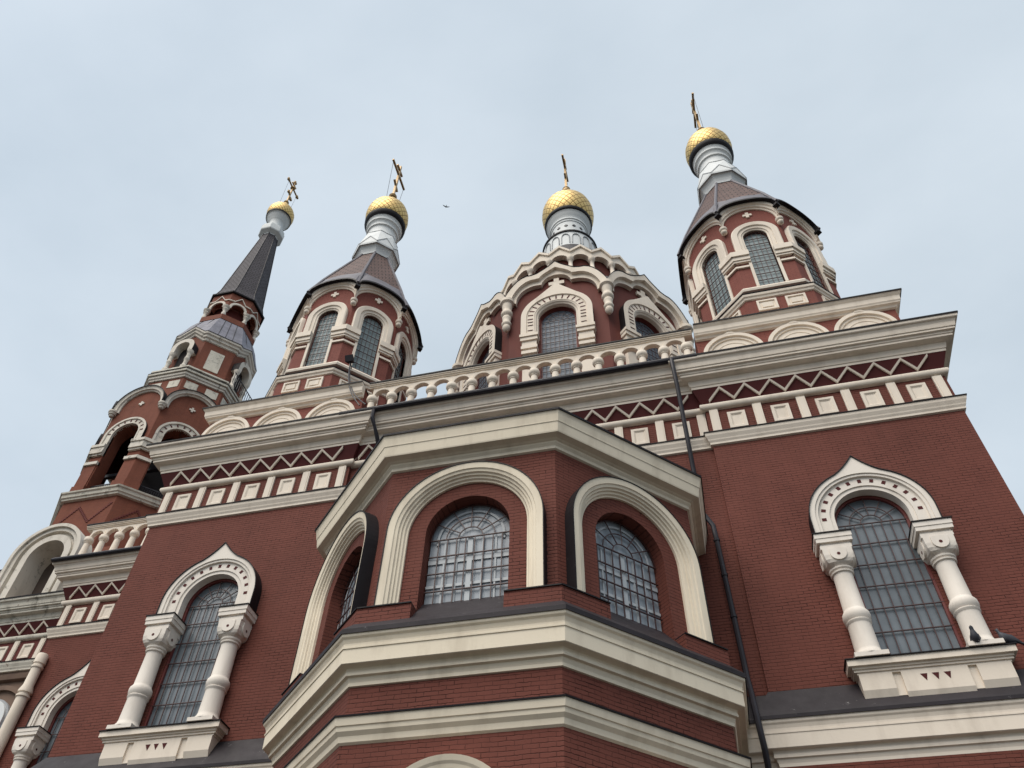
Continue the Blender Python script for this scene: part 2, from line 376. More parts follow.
def glazing(fr, r, zb, zc, d, gm, parent, nv=7, dz=.5, fan=3, name='window', bw=.02, merge=False, fm=None, label=None, bars=BARS, uc=0, inner=None):
    """arched window: pane mesh with a grille of bars as its sub-part"""
    P = arc_pts(r, zc, zb, 24, uc); g = MB(); g.add([fr.p(u, d, z) for u, z in P], [list(range(len(P)))], gm)
    if fm: plate(g, fr, arc_pts(r-.045, zc, zb, 24, uc), arc_pts(r+.02, zc, zb, 24, uc), d-.02, d+.07, fm)
    if inner:
        for u in (uc,): g.box(fr, u-.05, u+.05, d, d+.03, zb, zc, inner)
        g.box(fr, uc-r, uc+r, d, d+.028, zc-.55, zc-.44, inner); g.box(fr, uc-r, uc+r, d, d+.028, zc-1.1, zc-1.04, inner)
        for u in (-.62, -.31, .31, .62): g.box(fr, uc+u*r-.018, uc+u*r+.018, d, d+.024, zb, zc-.05, inner)
        plate(g, fr, arc_pts(r*.78, zc, zc-.1, 24, uc), arc_pts(r*.84, zc, zc-.1, 24, uc), d, d+.03, inner)
    if merge: w_ = None; b = g
    else: w_ = g.build(name, parent); b = MB()
    d0, d1 = d+.045, d+.045+bw
    zf = zc+.0 if fan else zc+r
    for i in range(1, nv):
        u = -r+2*r*i/nv; zt = zf if fan else zc+math.sqrt(max(0, r*r-u*u))
        b.box(fr, uc+u-bw/2, uc+u+bw/2, d0, d1, zb, zt-.003, bars)
    z = zc; 
    while z > zb+.05: b.box(fr, uc-r, uc+r, d0-.004, d1+.006, z-bw/2, z+bw/2, bars); z -= dz
    if fan:
        for k in range(1, fan+1):
            rr = r*(k/(fan+.0))*.97 if k == fan else r*k/(fan+.35)
            plate(b, fr, arc_pts(rr-bw/2, zc, None, 20, uc), arc_pts(rr+bw/2, zc, None, 20, uc), d0, d1, bars)
        for k in range(1, 6):
            t = PI*k/6; b.bar(fr.p(uc+.3*r*math.cos(t), d0+.014, zc+.3*r*math.sin(t)), fr.p(uc+r*math.cos(t), d0+.014, zc+r*math.sin(t)), bw, bw, bars)
    else:
        z = zc+dz
        while z < zc+r: 
            h = math.sqrt(max(0, r*r-(z-zc)**2)); b.box(fr, uc-h, uc+h, d0-.004, d1+.006, z-bw/2, z+bw/2, bars); z += dz
    if merge: return g.build(name, parent)
    b.build('grille', w_)
    return w_
def plus(mb, fr, u, z, s, d, m):
    mb.box(fr, u-s, u+s, 0, d, z-s*.34, z+s*.34, m); mb.box(fr, u-s*.34, u+s*.34, 0, d+.004, z-s, z-s*.341, m); mb.box(fr, u-s*.34, u+s*.34, 0, d+.004, z+s*.341, z+s, m)

# ------------------------------------------------------------------ ground
g = MB(); G = -1.6
g.add([(-900, -900, G), (900, -900, G), (900, 900, G), (-900, 900, G)], [[0, 1, 2, 3]], plaster_mat('paving', (.06, .056, .05), (.04, .04, .035), .4))
gr = g.build('ground'); gr['kind'] = 'structure'

# ------------------------------------------------------------------ the church
church = bpy.data.objects.new('church', None); sc.collection.objects.link(church)
church.location = (CX, 20, G)
church['label'] = 'red brick orthodox church with cream trim, gilded onion domes and a tall bell tower'
church['category'] = 'church'

Y0, YC, YN, YF = 16.0, 16.12, 20.85, 22.6        # street faces: wings, centre, nave, west porch
HW = 3.08; XR, XL = 4.44, -12.14                  # wings
WR, WL = (XR-HW, XR+HW), (XL-HW, XL+HW)
YB = 42.0
# --- brick masses
CORN = [(.04, 17.44), (.255, 17.45), (.262, 17.53), (.285, 17.54), (.32, 17.67), (.325, 17.72), (.46, 17.745), (.50, 17.76), (.505, 17.83), (.53, 17.84), (.54, 17.90), (.60, 17.915), (.605, 17.985), (.63, 17.99), (.64, 18.03), (.66, 18.13), (.69, 18.18), (.695, 18.20), (.74, 18.215), (.755, 18.235), (.77, 18.33), (.0, 18.42)]
STRING = [(0, 15.42), (.055, 15.44), (.06, 15.50), (.09, 15.56), (.10, 15.60), (.145, 15.70), (.16, 15.79), (0, 15.83)]
SOCLE = [(.115, 6.87), (.155, 6.88), (.16, 6.94), (.185, 6.99), (.19, 7.02), (.245, 7.03), (.25, 7.07), (.235, 7.12), (.25, 7.155), (.37, 7.17), (.385, 7.18), (.395, 7.44), (.412, 7.445), (.414, 7.475), (.395, 7.48), (.40, 7.54), (.43, 7.61), (.465, 7.64), (.475, 7.66), (.485, 7.75), (0, 7.80)]
SOCLW = [(q*.72, z) for q, z in SOCLE]
BELT2 = [(.12, 5.88), (.16, 5.91), (.18, 6.0), (.235, 6.06), (.25, 6.13), (.27, 6.14), (.30, 6.27), (0, 6.32)]
def flash_edge(mb, q, z, pts, closed=False, t=.035):
    sweep(mb, [(q-.0, z-t*.7), (q+.018, z-t*.7), (q+.022, z+t*.8), (q-.25, z+t*.8+.035), (q-.25, z+.02), (q-.0, z+.01)], pts, FLASH, closed)

def wall_block(name, x0, x1, y0, y1, z0, z1, m, open_front=None, uc=0):
    b = MB(); fr = Fr((x0+x1)/2, y0); h = (x1-x0)/2
    if open_front:
        r, zb, zc, dep = open_front; wall_open(b, fr, -h, h, z0, z1, r, zb, zc, dep, m, uc=uc-(x0+x1)/2 if uc else 0)
    else: b.add([fr.p(-h, 0, z0), fr.p(h, 0, z0), fr.p(h, 0, z1), fr.p(-h, 0, z1)], [[0, 1, 2, 3]], m)
    P = [(x0, y0), (x1, y0), (x1, y1), (x0, y1)]
    for i in (1, 2, 3):
        a, c = P[i], P[(i+1) % 4]; b.add([(*a, z0), (*c, z0), (*c, z1), (*a, z1)], [[0, 1, 2, 3]], m)
    b.add([(*p, z1) for p in P], [[0, 1, 2, 3]], m)
    return b

def pilaster_panel_row(parent, fr, us, z0=15.83, z1=16.76, sp=1.15, panels=True, skip=()):
    for i, u in enumerate(us):
        b = MB(); b.box(fr, u-.115, u+.115, 0, .055, z0, z1, CREAMW); b.box(fr, u-.075, u+.075, .055, .07, z0, z1-.05, CREAMW)
        b.build('frieze_pilaster', parent)
    for i in range(len(us)-1):
        if i in skip: continue
        c = (us[i]+us[i+1])/2; w_, h0, h1 = .235, 15.97, 16.58; b = MB()
        if us[i+1]-us[i] < .9: continue
        O = [(-w_, h0), (w_, h0), (w_, h1), (-w_, h1)]; I = [(-w_+.075, h0+.075), (w_-.075, h0+.075), (w_-.075, h1-.075), (-w_+.075, h1-.075)]
        I2 = [(-w_+.12, h0+.12), (w_-.12, h0+.12), (w_-.12, h1-.12), (-w_+.12, h1-.12)]
        rows = [[fr.p(c+u, 0, z) for u, z in O], [fr.p(c+u, .05, z) for u, z in O], [fr.p(c+u, .05, z) for u, z in I], [fr.p(c+u, .012, z) for u, z in I2]]
        b.loft(rows, CREAMW, close_u=True); b.add(rows[-1], [[0, 1, 2, 3]], CREAMW)
        b.build('frieze_panel', parent)
def zigzag(parent, fr, u0, n, sp=.679, zt=17.385, zb=17.045, d=.07, w_=.043):
    b = MB(); P = []
    for i in range(n+1): P.append((u0+sp/2*i, zt if i % 2 else zb))
    # one mitred ribbon
    up_ = [(u, z+w_*.85) for u, z in P]; lo = [(u, z-w_*.85) for u, z in P]
    dd = lambda z: .06+(z-17.0)*.19/.455
    q = lambda L, o: [fr.p(u, dd(z)+o, z) for u, z in L]
    b.loft([q(lo, -.01), q(lo, .045), q(up_, .045), q(up_, -.01)], CREAMW)
    return b.build('zigzag_moulding', parent)
ROLLP = [(.02+.115*math.cos(R_(a)), 16.88+.115*math.sin(R_(a))) for a in range(-90, 91, 22)]
def frieze(parent, path, frames_us, zz, name='cornice', cream=CREAMW, top_flash=True, zoff=0):
    b = MB(); sweep(b, CORN, path, cream); b.build('main_cornice', parent)
    if top_flash:
        b = MB(); flash_edge(b, .77, 18.335, path); b.build('cornice_flashing', parent)
    b = MB(); sweep(b, STRING, path, cream); b.build('string_course', parent)
    b = MB(); flash_edge(b, .16, 15.80, path, t=.02); b.build('string_flashing', parent)
    b = MB(); sweep(b, [(0, 16.76), (.02, 16.765)]+ROLLP+[(.02, 16.995), (0, 17.0)], path, cream); b.build('roll_moulding', parent, smooth=True, ang=35)
    b = MB(); sweep(b, [(.0, 16.97), (.05, 16.99), (.06, 17.0), (.25, 17.455), (0, 17.46)], path, DARKRED); b.build('frieze_band', parent)
    for fr, us in frames_us: pilaster_panel_row(parent, fr, us)
    for fr, u0, n in zz: zigzag(parent, fr, u0, n)

# ------- wing
def wing_window(parent, fr, mirror=1):
    """the tall arched window between two white columns"""
    w_ = glazing(fr, .785, 8.2, 12.33, -.09, GLASS, parent, nv=8, dz=.56, fan=3, name='arched_window', bw=.02, fm=FRAME)
    # archivolt with its pointed hood
    b = MB(); n = 36
    I = arc_pts(.80, 12.33, 11.76, n); O1 = arc_pts(.90, 12.33, 11.76, n)
    plate(b, fr, I, O1, 0, .22, CREAMG)
    O2 = arc_pts(1.15, 12.33, 11.76, n); plate(b, fr, O1, O2, 0, .25, CREAMG)
    O3 = arc_pts(1.22, 12.33, 11.76, n); plate(b, fr, O2, O3, 0, .31, CREAMG)
    O4 = ogee(arc_pts(1.335, 12.33, 11.76, 48), 12.33, 1.345, 14.10, .40)
    O3b = arc_pts(1.22, 12.33, 11.76, 48); plate(b, fr, O3b, O4, 0, .34, CREAMG)
    arb = b; b = MB(); O5 = ogee(arc_pts(1.355, 12.33, 11.76, 48), 12.33, 1.365, 14.135, .40); plate(b, fr, O4, O5, 0, .37, FLASH); b.build('hood_flashing', w_)
    b = arb
    for k in range(13):
        t = R_(2+k*176/12); r1, r2 = .985, 1.085; hw_ = .042
        for (ra, rb) in ((r1, r2),):
            c, s_ = math.cos(t), math.sin(t)
            q = [(ra*c-hw_*-s_, ra*s_-hw_*c), (ra*c+hw_*-s_, ra*s_+hw_*c), (rb*c+hw_*-s_, rb*s_+hw_*c), (rb*c-hw_*-s_, rb*s_-hw_*c)]
            b.add([fr.p(u, d, 12.33+z) for d in (.20, .256) for u, z in q], [[4, 5, 6, 7], [0, 1, 5, 4], [1, 2, 6, 5], [2, 3, 7, 6], [3, 0, 4, 7]], DARKRED)
    b.build('archivolt', w_)
    # columns
    for s in (-1, 1):
        u = s*1.035; c = fr.p(u, .21, 0); b = MB()
        prof = [(.30, 8.84), (.295, 8.88), (.262, 8.93), (.245, 9.0), (.232, 9.55), (.235, 9.58), (.255, 9.60), (.26, 9.63), (.24, 9.65), (.27, 9.70), (.28, 9.77), (.272, 9.84), (.24, 9.89), (.218, 9.94),
                (.203, 10.72), (.207, 10.80), (.24, 10.82), (.245, 10.85), (.222, 10.87), (.255, 10.90), (.26, 10.94), (.225, 10.965)]
        b.lathe(c, prof, CREAMG, 24)
        b.box(fr, u-.32, u+.32, -.06, .50, 8.752, 8.845, CREAMG); col = b.build('column', w_, smooth=True, ang=40)
        b = MB()
        # bell of the capital: round to square
        rows = []
        for t, z in ((0, 10.96), (.55, 11.02), (.8, 11.09), (.95, 11.20), (1, 11.37)):
            row = []
            for i in range(24):
                a = 2*PI*i/24+PI/4; cr_, sr_ = math.cos(a), math.sin(a); k = 1/max(abs(cr_), abs(sr_)); R1, R2 = .23+.06*t, .315*k
                rr = R1*(1-t)+min(R2, .315*1.38)*t*1.0
                row.append((c[0]+rr*cr_, c[1]+rr*sr_, z))
            rows.append(row)
        b.loft(rows, CREAMG, close_u=True)
        b.box(fr, u-.33, u+.33, -.10, .50, 11.365, 11.46, CREAMG); b.box(fr, u-.315, u+.315, -.10, .48, 11.46, 11.53, CREAMG)
        b.box(fr, u-.38, u+.38, -.10, .535, 11.53, 11.64, CREAMG); b.box(fr, u-.395, u+.395, -.10, .55, 11.64, 11.765, CREAMG)
        for (uu, dd, ax) in ((0, .545, 0), (-.345, .21, 1), (.345, .21, 1)):   # scalloped lobes with a hole
            pts = [(.17*math.cos(PI+PI*i/12), .17*math.sin(PI+PI*i/12)) for i in range(13)]+[(.17, .14), (-.17, .14)]
            for hp in (0,):
                if ax == 0: fa = [fr.p(u+a_, dd, 11.21+b_) for a_, b_ in pts]; fb = [fr.p(u+a_, dd-.12, 11.21+b_) for a_, b_ in pts]
                else: fa = [fr.p(u+uu, dd+a_, 11.21+b_) for a_, b_ in pts]; fb = [fr.p(u+uu*.7, dd+a_, 11.21+b_) for a_, b_ in pts]
                b.loft([fa, fb], CREAMG, close_u=True); b.add(fa, [list(range(len(fa)))], CREAMG)
            hl = [(.038*math.cos(2*PI*i/10), .038*math.sin(2*PI*i/10)) for i in range(10)]
            if ax == 0: fa = [fr.p(u+a_, dd+.004, 11.19+b_) for a_, b_ in hl]
            else: fa = [fr.p(u+uu*1.01, dd+a_, 11.19+b_) for a_, b_ in hl]
            b.add(fa, [list(range(10))], DARKRED)
        b.build('capital', w_)
        b = MB(); b.box(fr, u-.415, u+.415, -.1, .575, 11.766, 11.79, FLASH); b.build('capital_flashing', w_)
    # sill
    b = MB(); h = 1.53
    b.box(fr, -h, h, 0, .43, 8.60, 8.73, CREAMW); b.box(fr, -h+.07, h-.07, 0, .37, 8.55, 8.60, CREAMW); b.box(fr, -h+.09, h-.09, 0, .34, 8.50, 8.55, CREAMW)
    b.box(fr, -h+.14, h-.14, 0, .31, 8.46, 8.50, CREAMW); b.box(fr, -h+.16, h-.16, 0, .26, 8.0, 8.46, CREAMW)
    for (a, c_) in ((-1.37, -.76), (-.60, .60), (.76, 1.37)):
        q0, q1 = (8.13 if abs(a+c_) > .1 else 8.04), 8.46
        P = [fr.p(u, d, z) for u, d, z in ((a, .26, q1), (c_, .26, q1), (c_, .26, q0-.14), (a, .26, q0-.14), (a, .315, q1), (c_, .315, q1), (c_, .315, q0), (a, .315, q0))]
        b.add(P, [[4, 5, 6, 7], [0, 1, 5, 4], [1, 2, 6, 5], [2, 3, 7, 6], [3, 0, 4, 7]], CREAMW)
    for k in (-1, 0, 1):
        u = k*.21; t3 = [(u-.065, 8.37), (u+.065, 8.37), (u+.02, 8.22)]
        b.add([fr.p(a, .318, z) for a, z in t3], [[0, 1, 2]], DARKRED)
    b.build('window_sill', w_)
    b = MB(); b.box(fr, -h-.03, h+.03, 0, .46, 8.73, 8.752, FLASH); b.build('sill_flashing', w_)
    return w_
def wing(xc, name, right):
    x0, x1 = xc-HW, xc+HW; fr = Fr(xc, Y0)
    b = wall_block('w', x0, x1, Y0, 22.2, 7.7, 18.42, BRICK, (.79, 8.3, 12.33, .14))
    wl = b.build('corner_bay_wall', church)
    b = wall_block('w', x0-.1, x1+.1, Y0-.11, 22.2, G, 7.7, BRICK); b.build('bay_base_wall', wl)
    P = [(x0, 22.2), (x0, Y0), (x1, Y0), (x1, 22.2)]
    b = MB(); sweep(b, SOCLW, P, CREAMW); b.build('base_cornice', wl)
    b = MB(); sweep(b, [(0, 8.44), (.02, 8.43), (.36, 7.80), (.372, 7.77), (.37, 7.70), (.355, 7.70), (.35, 7.75)], P, SLATE); b.build('base_flashing', wl)
    us = [-2.87+1.148*k for k in range(6)]
    left = Fr(x0, 17.9, ang=-PI/2); rgt = Fr(x1, 17.9, ang=PI/2)
    frieze(wl, P, [(fr, us)], [(fr, -2.93-.02+.02, 17), (left, -1.2+.6, 6), (rgt, -1.9, 8)])
    wing_window(church, fr)
    # attic
    s = .2; a0, a1 = x0+(s if right else .42), x1-s; ay = Y0+s
    b = wall_block('a', a0, a1, ay, 22.0, 18.3, 20.5, BRICKP); at = b.build('attic', church)
    PA = [(a0, ay), (a1, ay), (a1, 22.0)] if right else [(a0, 22.0), (a0, ay), (a1, ay)]
    b = MB(); sweep(b, [(.0, 20.08), (.07, 20.10), (.10, 20.17), (.17, 20.20), (.18, 20.24), (.205, 20.28), (.22, 20.46), (.27, 20.52), (.30, 20.58), (0, 20.62)], PA, CREAMW); b.build('attic_cornice', at)
    b = MB(); flash_edge(b, .30, 20.59, PA); b.build('attic_flashing', at)
    for uc in (-1.87, 0, 1.87):
        f2 = Fr(xc+uc, ay); b = MB()
        plate(b, f2, arc_pts(.68, 19.22, 18.3), arc_pts(.77, 19.22, 18.3), 0, .06, CREAMW)
        plate(b, f2, arc_pts(.77, 19.22, 18.3, 60), ogee(arc_pts(.89, 19.22, 18.3, 60), 19.22, .89, 20.33, .20), 0, .12, CREAMW)
        Q = arc_pts(.68, 19.22, 18.3); b.add([f2.p(u, .02, z) for u, z in Q], [list(range(len(Q)))], CREAMW)
        b.add([f2.p(u, d, z) for d in (.0, .13) for u, z in ((-.13, 20.09), (.13, 20.09), (.05, 20.2), (0, 20.38), (-.05, 20.2))], [[5, 6, 7, 8, 9]]+[[i, (i+1) % 5, 5+(i+1) % 5, 5+i] for i in range(5)], CREAMW)
        plate(b, f2, arc_pts(.50, 19.22, 18.3), arc_pts(.54, 19.22, 18.3), 0, .035, CREAMW)
        b.build('blind_arch', at)
    b = MB(); b.add([(a0, ay, 20.6), (a1, ay, 20.6), (a1, 22.0, 20.6), (a0, 22.0, 20.6), (a0+2, ay+2.2, 21.7), (a1-2, ay+2.2, 21.7), (a1-2, 21.9, 21.7), (a0+2, 21.9, 21.7)],
                 [[0, 1, 5, 4], [1, 2, 6, 5], [2, 3, 7, 6], [3, 0, 4, 7], [4, 5, 6, 7]], SLATE); b.build('attic_roof', at)
    return wl
wing_r = wing(XR, 'right', True); wing_l = wing(XL, 'left', False)

# ------- centre wall between the wings
cxm = CX; c0, c1 = WL[1]-.05, WR[0]+.05
b = wall_block('c', c0, c1, YC, 24, G, 18.42, BRICK); cw = b.build('centre_wall', church)
P = [(c0, YC), (c1, YC)]; fr = Fr(0, YC)
us = [1.22-1.138*k for k in range(9)][::-1]
frieze(cw, P, [(fr, us)], [(fr, -8.86+.0, 29)], top_flash=False)
b = MB(); b.tube([(c0-.3, YC-.83, 18.34), (c1+.0, YC-.83, 18.34)], .085, PIPE, 10)
b.add([(c0-.3, YC-.9, 18.40), (c1, YC-.9, 18.40), (c1, YC, 18.62), (c0-.3, YC, 18.62)], [[0, 1, 2, 3]], FLASH); b.build('gutter', cw)
b = MB(); sweep(b, SOCLW, P, CREAMW); b.build('base_cornice', cw)
b = MB(); sweep(b, [(0, 8.44), (.02, 8.43), (.36, 7.80), (.372, 7.77), (.37, 7.70), (.355, 7.70), (.35, 7.75)], P, SLATE); b.build('base_flashing', cw)

# ------- balustrade (centre and nave)
def balustrade(parent, x0, x1, y, z0, ztop, sp, first, mat=CREAMW):
    fr = Fr(0, y); b = MB()
    b.box(fr, x0, x1, -.22, .12, z0+.62+1.0, ztop-.10, mat) if False else None
    zc = ztop-.60                              # springing of the little arches
    xs = []; x = first
    while x < x1+.05: xs.append(x); x += sp
    top = ztop-.17
    b = MB()
    for i in range(len(xs)-1):
        c = (xs[i]+xs[i+1])/2; f2 = Fr(c, y); h = sp/2
        for dd, flip in ((.0, 0), (-.14, 1)):
            A = arc_pts(h-.065, zc+.02, None, 14)
            b.add([f2.p(-h, dd, zc), f2.p(A[0][0], dd, zc), f2.p(A[0][0], dd, top), f2.p(-h, dd, top)], [[0, 1, 2, 3]], mat)
            b.add([f2.p(h, dd, zc), f2.p(A[-1][0], dd, zc), f2.p(A[-1][0], dd, top), f2.p(h, dd, top)], [[0, 1, 2, 3]], mat)
            for (a, z), (a2, z2) in zip(A[:-1], A[1:]): b.add([f2.p(a, dd, z), f2.p(a2, dd, z2), f2.p(a2, dd, top), f2.p(a, dd, top)], [[0, 1, 2, 3]], mat)
        A = arc_pts(h-.065, zc+.02, zc, 14); b.loft([[f2.p(u, 0, z) for u, z in A], [f2.p(u, -.14, z) for u, z in A]], mat)
        arc_mould(b, f2, h-.065, zc+.02, zc, [(0, 0), (.0, .03), (.07, .04), (.08, .0)], mat, 14)
    b.build('balustrade_arcade', parent)
    b = MB(); b.box(fr, x0, x1, -.20, .04, top, top+.05, mat); b.box(fr, x0, x1, -.24, .08, top+.05, top+.10, mat); b.box(fr, x0, x1, -.28, .11, top+.10, ztop-.02, mat); b.build('balustrade_rail', parent)
    b = MB(); b.box(fr, x0, x1, -.30, .14, ztop-.02, ztop+.03, FLASH); b.build('rail_flashing', parent)
    for x in xs:
        b = MB(); c = (x, y+.03, 0)
        b.lathe(c, [(.15, z0), (.15, z0+.08), (.11, z0+.12), (.13, z0+.3), (.155, z0+.45), (.14, z0+.62), (.115, zc-.40), (.105, zc-.27), (.13, zc-.26), (.13, zc-.23), (.165, zc-.20), (.185, zc-.14), (.18, zc-.06), (.165, zc-.03), (.165, zc)], mat, 14)
        b.build('baluster', parent, smooth=True, ang=45)
balustrade(cw, c0+.02, 1.50, YC+.10, 18.35, 20.66, .68, CX+5.11-.68*18-.0 if False else CX+5.10-.68*15)
b = MB(); b.box(Fr(0, YC+.1), c0+.02, 1.5, -.3, .1, 18.3, 18.60, CREAMW); b.build('balustrade_plinth', cw)

# ------- apse
AF, AW = 11.74, 3.494; DG = 2.466
ap = [(CX-AW/2-DG, YC), (CX-AW/2-DG, AF+DG), (CX-AW/2, AF), (CX+AW/2, AF), (CX+AW/2+DG, AF+DG), (CX+AW/2+DG, YC)]
faces = []
for k in (-1, 0, 1):
    i = k+2; a, c = ap[i], ap[i+1]; faces.append(Fr((a[0]+c[0])/2, (a[1]+c[1])/2, k))
b = MB(); h = AW/2
for f in faces: wall_open(b, f, -h, h, 7.7, 12.1, .84, 8.02, 10.08, .34, BRICK)
for a, c in ((ap[0], ap[1]), (ap[4], ap[5])): b.add([(*a, 7.7), (*c, 7.7), (*c, 12.1), (*a, 12.1)], [[0, 1, 2, 3]], BRICK)
apse = b.build('apse_wall', church)
b = MB(); lo = offset_path(ap, .12, False)
for a, c in zip(lo[:-1], lo[1:]): b.add([(*a, G), (*c, G), (*c, 7.2), (*a, 7.2)], [[0, 1, 2, 3]], BRICK)
b.build('apse_base_wall', apse)
b = MB(); sweep(b, [(0, 11.86), (.045, 11.88), (.05, 11.95), (.09, 12.0), (.10, 12.04), (.125, 12.05), (.16, 12.07), (.29, 12.10), (.30, 12.13), (.335, 12.34), (.35, 12.355), (.355, 12.39), (.385, 12.54), (.415, 12.63), (0, 12.68)], ap, CREAM); b.build('apse_cornice', apse)
b = MB(); flash_edge(b, .415, 12.64, ap); b.build('apse_cornice_flashing', apse)
b = MB(); sweep(b, SOCLE, ap, CREAM); b.build('apse_sill_cornice', apse)
b = MB(); sweep(b, [(.486, 7.69), (.50, 7.69), (.505, 7.775), (.265, 8.02), (0, 8.06)], ap, SLATE); b.build('apse_sill_flashing', apse)
b = MB(); sweep(b, BELT2, ap, CREAM); b.build('apse_belt', apse)
b = MB(); flash_edge(b, .30, 6.28, ap, t=.018); b.build('apse_belt_flashing', apse)
# the low brick strip under the window surrounds, broken at each window
for k, f in enumerate(faces):
    e = AW/2+.27*math.tan(PI/8)
    for s in (-1, 1):
        a, c = sorted((s*.84, s*e)); b = MB(); b.box(f, a, c, 0, .27, 7.9, 8.325, BRICK); b.box(f, a, c, 0, .295, 8.325, 8.35, FLASH); b.build('apse_wall_step', apse)
    b = MB(); b.add([f.p(-.85, -.33, 8.70), f.p(.85, -.33, 8.70), f.p(.86, .30, 7.96), f.p(-.86, .30, 7.96)], [[0, 1, 2, 3]], SLATE); b.build('apse_window_sill', apse)
    wv = glazing(f, .82, 8.60, 10.08, -.30, GLASS if k == -1 else GLASSC, church, nv=9, dz=.40, fan=3, name='apse_window', bw=.019, inner=None if k == -1 else WOODW)
    b = MB(); arc_mould(b, f, 1.19, 10.06, 8.352, [(0, 0), (.0, .05), (.03, .06), (.05, .10), (.09, .11), (.10, .15), (.135, .16), (.15, .20), (.20, .215), (.215, .24), (.345, .26), (.345, .0)], CREAM, 40); b.build('window_surround', wv)
    b = MB(); plate(b, f, arc_pts(1.537, 10.06, 8.352, 40), arc_pts(1.555, 10.06, 8.352, 40), 0, .275, FLASH); b.build('surround_flashing', wv)
    # head of the lower storey's window
    b = MB(); f3 = Fr(f.o[0], f.o[1], k-1); arc_mould(b, f3, .95, 4.42, 2.0, [(0, .12), (0, .17), (.06, .19), (.10, .22), (.18, .25), (.19, .12)], CREAM, 28); b.build('lower_window_surround', apse)
    b = MB(); Q = arc_pts(.95, 4.42, 2.0, 28); b.add([f3.p(u, .125, z) for u, z in Q], [list(range(len(Q)))], SMOOTHRED); b.build('lower_window_field', apse)
b = MB(); top = offset_path(ap, .40, False); inn = [(x*.62+CX*.38, YC-.01) for x, y in ap]
b.add([(*p, 12.68) for p in top]+[(x, y, 13.6) for x, y in inn], [[i, i+1, len(ap)+i+1, len(ap)+i] for i in range(len(ap)-1)], SLATE); b.build('apse_roof', apse)

# ------- downpipes
b = MB(); b.tube([(.70, 15.22, 18.30), (.70, 15.20, 18.05), (.72, 15.30, 17.3), (.74, 15.75, 15.6), (.74, 15.78, 15.2), (.745, 15.93, 14.9), (.75, 15.93, 12.75)], .06, PIPE)
b.build('downpipe', cw, smooth=True)
b = MB(); b.tube([(.80, 15.93, 13.1), (.95, 15.93, 12.75), (.96, 15.93, 12.4), (1.0, 15.93, 9.1), (1.0, 15.93, 8.75), (1.0, 15.60, 8.2), (1.0, 15.42, 7.6), (1.02, 15.42, 7.0), (1.03, 15.75, 6.5), (1.03, 15.9, 6.0), (1.03, 15.9, G)], .06, PIPE)
for z in (12.3, 11.3, 10.2): b.tube([(.96+.04*(12.4-z)/3.3, 15.93, z-.03), (.96+.04*(12.4-z)/3.3, 15.93, z+.03)], .075, PIPE)
b.build('downpipe', cw, smooth=True)
b = MB(); b.tube([(-8.29, 15.28, 18.34), (-8.28, 15.28, 17.95), (-8.15, 15.55, 17.4), (-8.1, 15.9, 16.9), (-8.1, 15.93, 12.8)], .065, PIPE); b.build('downpipe', cw, smooth=True)

# ------------------------------------------------------------------ corner towers
def cross3(parent, x, y, z0, h, half, m=GOLDP, fleur=False, name='cross'):
    """the bars run north-south (along y)"""
    b = MB(); t = h*.021
    b.bar((x, y, z0), (x, y, z0+h), t*1.6, t*1.6, m)
    za = z0+h*.71
    b.bar((x, y-half, za), (x, y+half, za), t*1.5, t*1.5, m); b.bar((x, y-half*.4, z0+h*.86), (x, y+half*.4, z0+h*.86), t*1.5, t*1.5, m)
    b.bar((x, y-half*.3, z0+h*.38), (x, y+half*.3, z0+h*.27), t*1.5, t*1.5, m)
    if fleur:
        for (dy, dz) in ((-half, .71), (half, .71), (0, 1.0), (-half*.3, .38), (half*.3, .27)):
            for k in range(3):
                a = 2*PI*k/3
                b.lathe((x, y+dy+.6*t*math.cos(a)*2, z0+h*dz+.6*t*math.sin(a)*2-t*1.6), [(0, 0), (t*1.4, t*.8), (t*1.6, t*1.6), (t*1.4, t*2.4), (0, t*3.2)], m, 8)
        b.lathe((x, y, za-t*3), [(0, 0), (t*3, t*2), (t*3, t*4), (0, t*6)], m, 10)
    b.lathe((x, y, z0-.32*h/3), [(.02, 0), (h*.05, h*.03), (h*.065, h*.06), (h*.05, h*.1), (.02, h*.13)], m, 14)
    return b.build(name, parent)
def guy(parent, a_, b_):
    b = MB(); b.tube([a_, b_], .012, PIPE, 5); b.build('guy_chain', parent)
TA = 2.38; THW = TA*math.tan(PI/8)
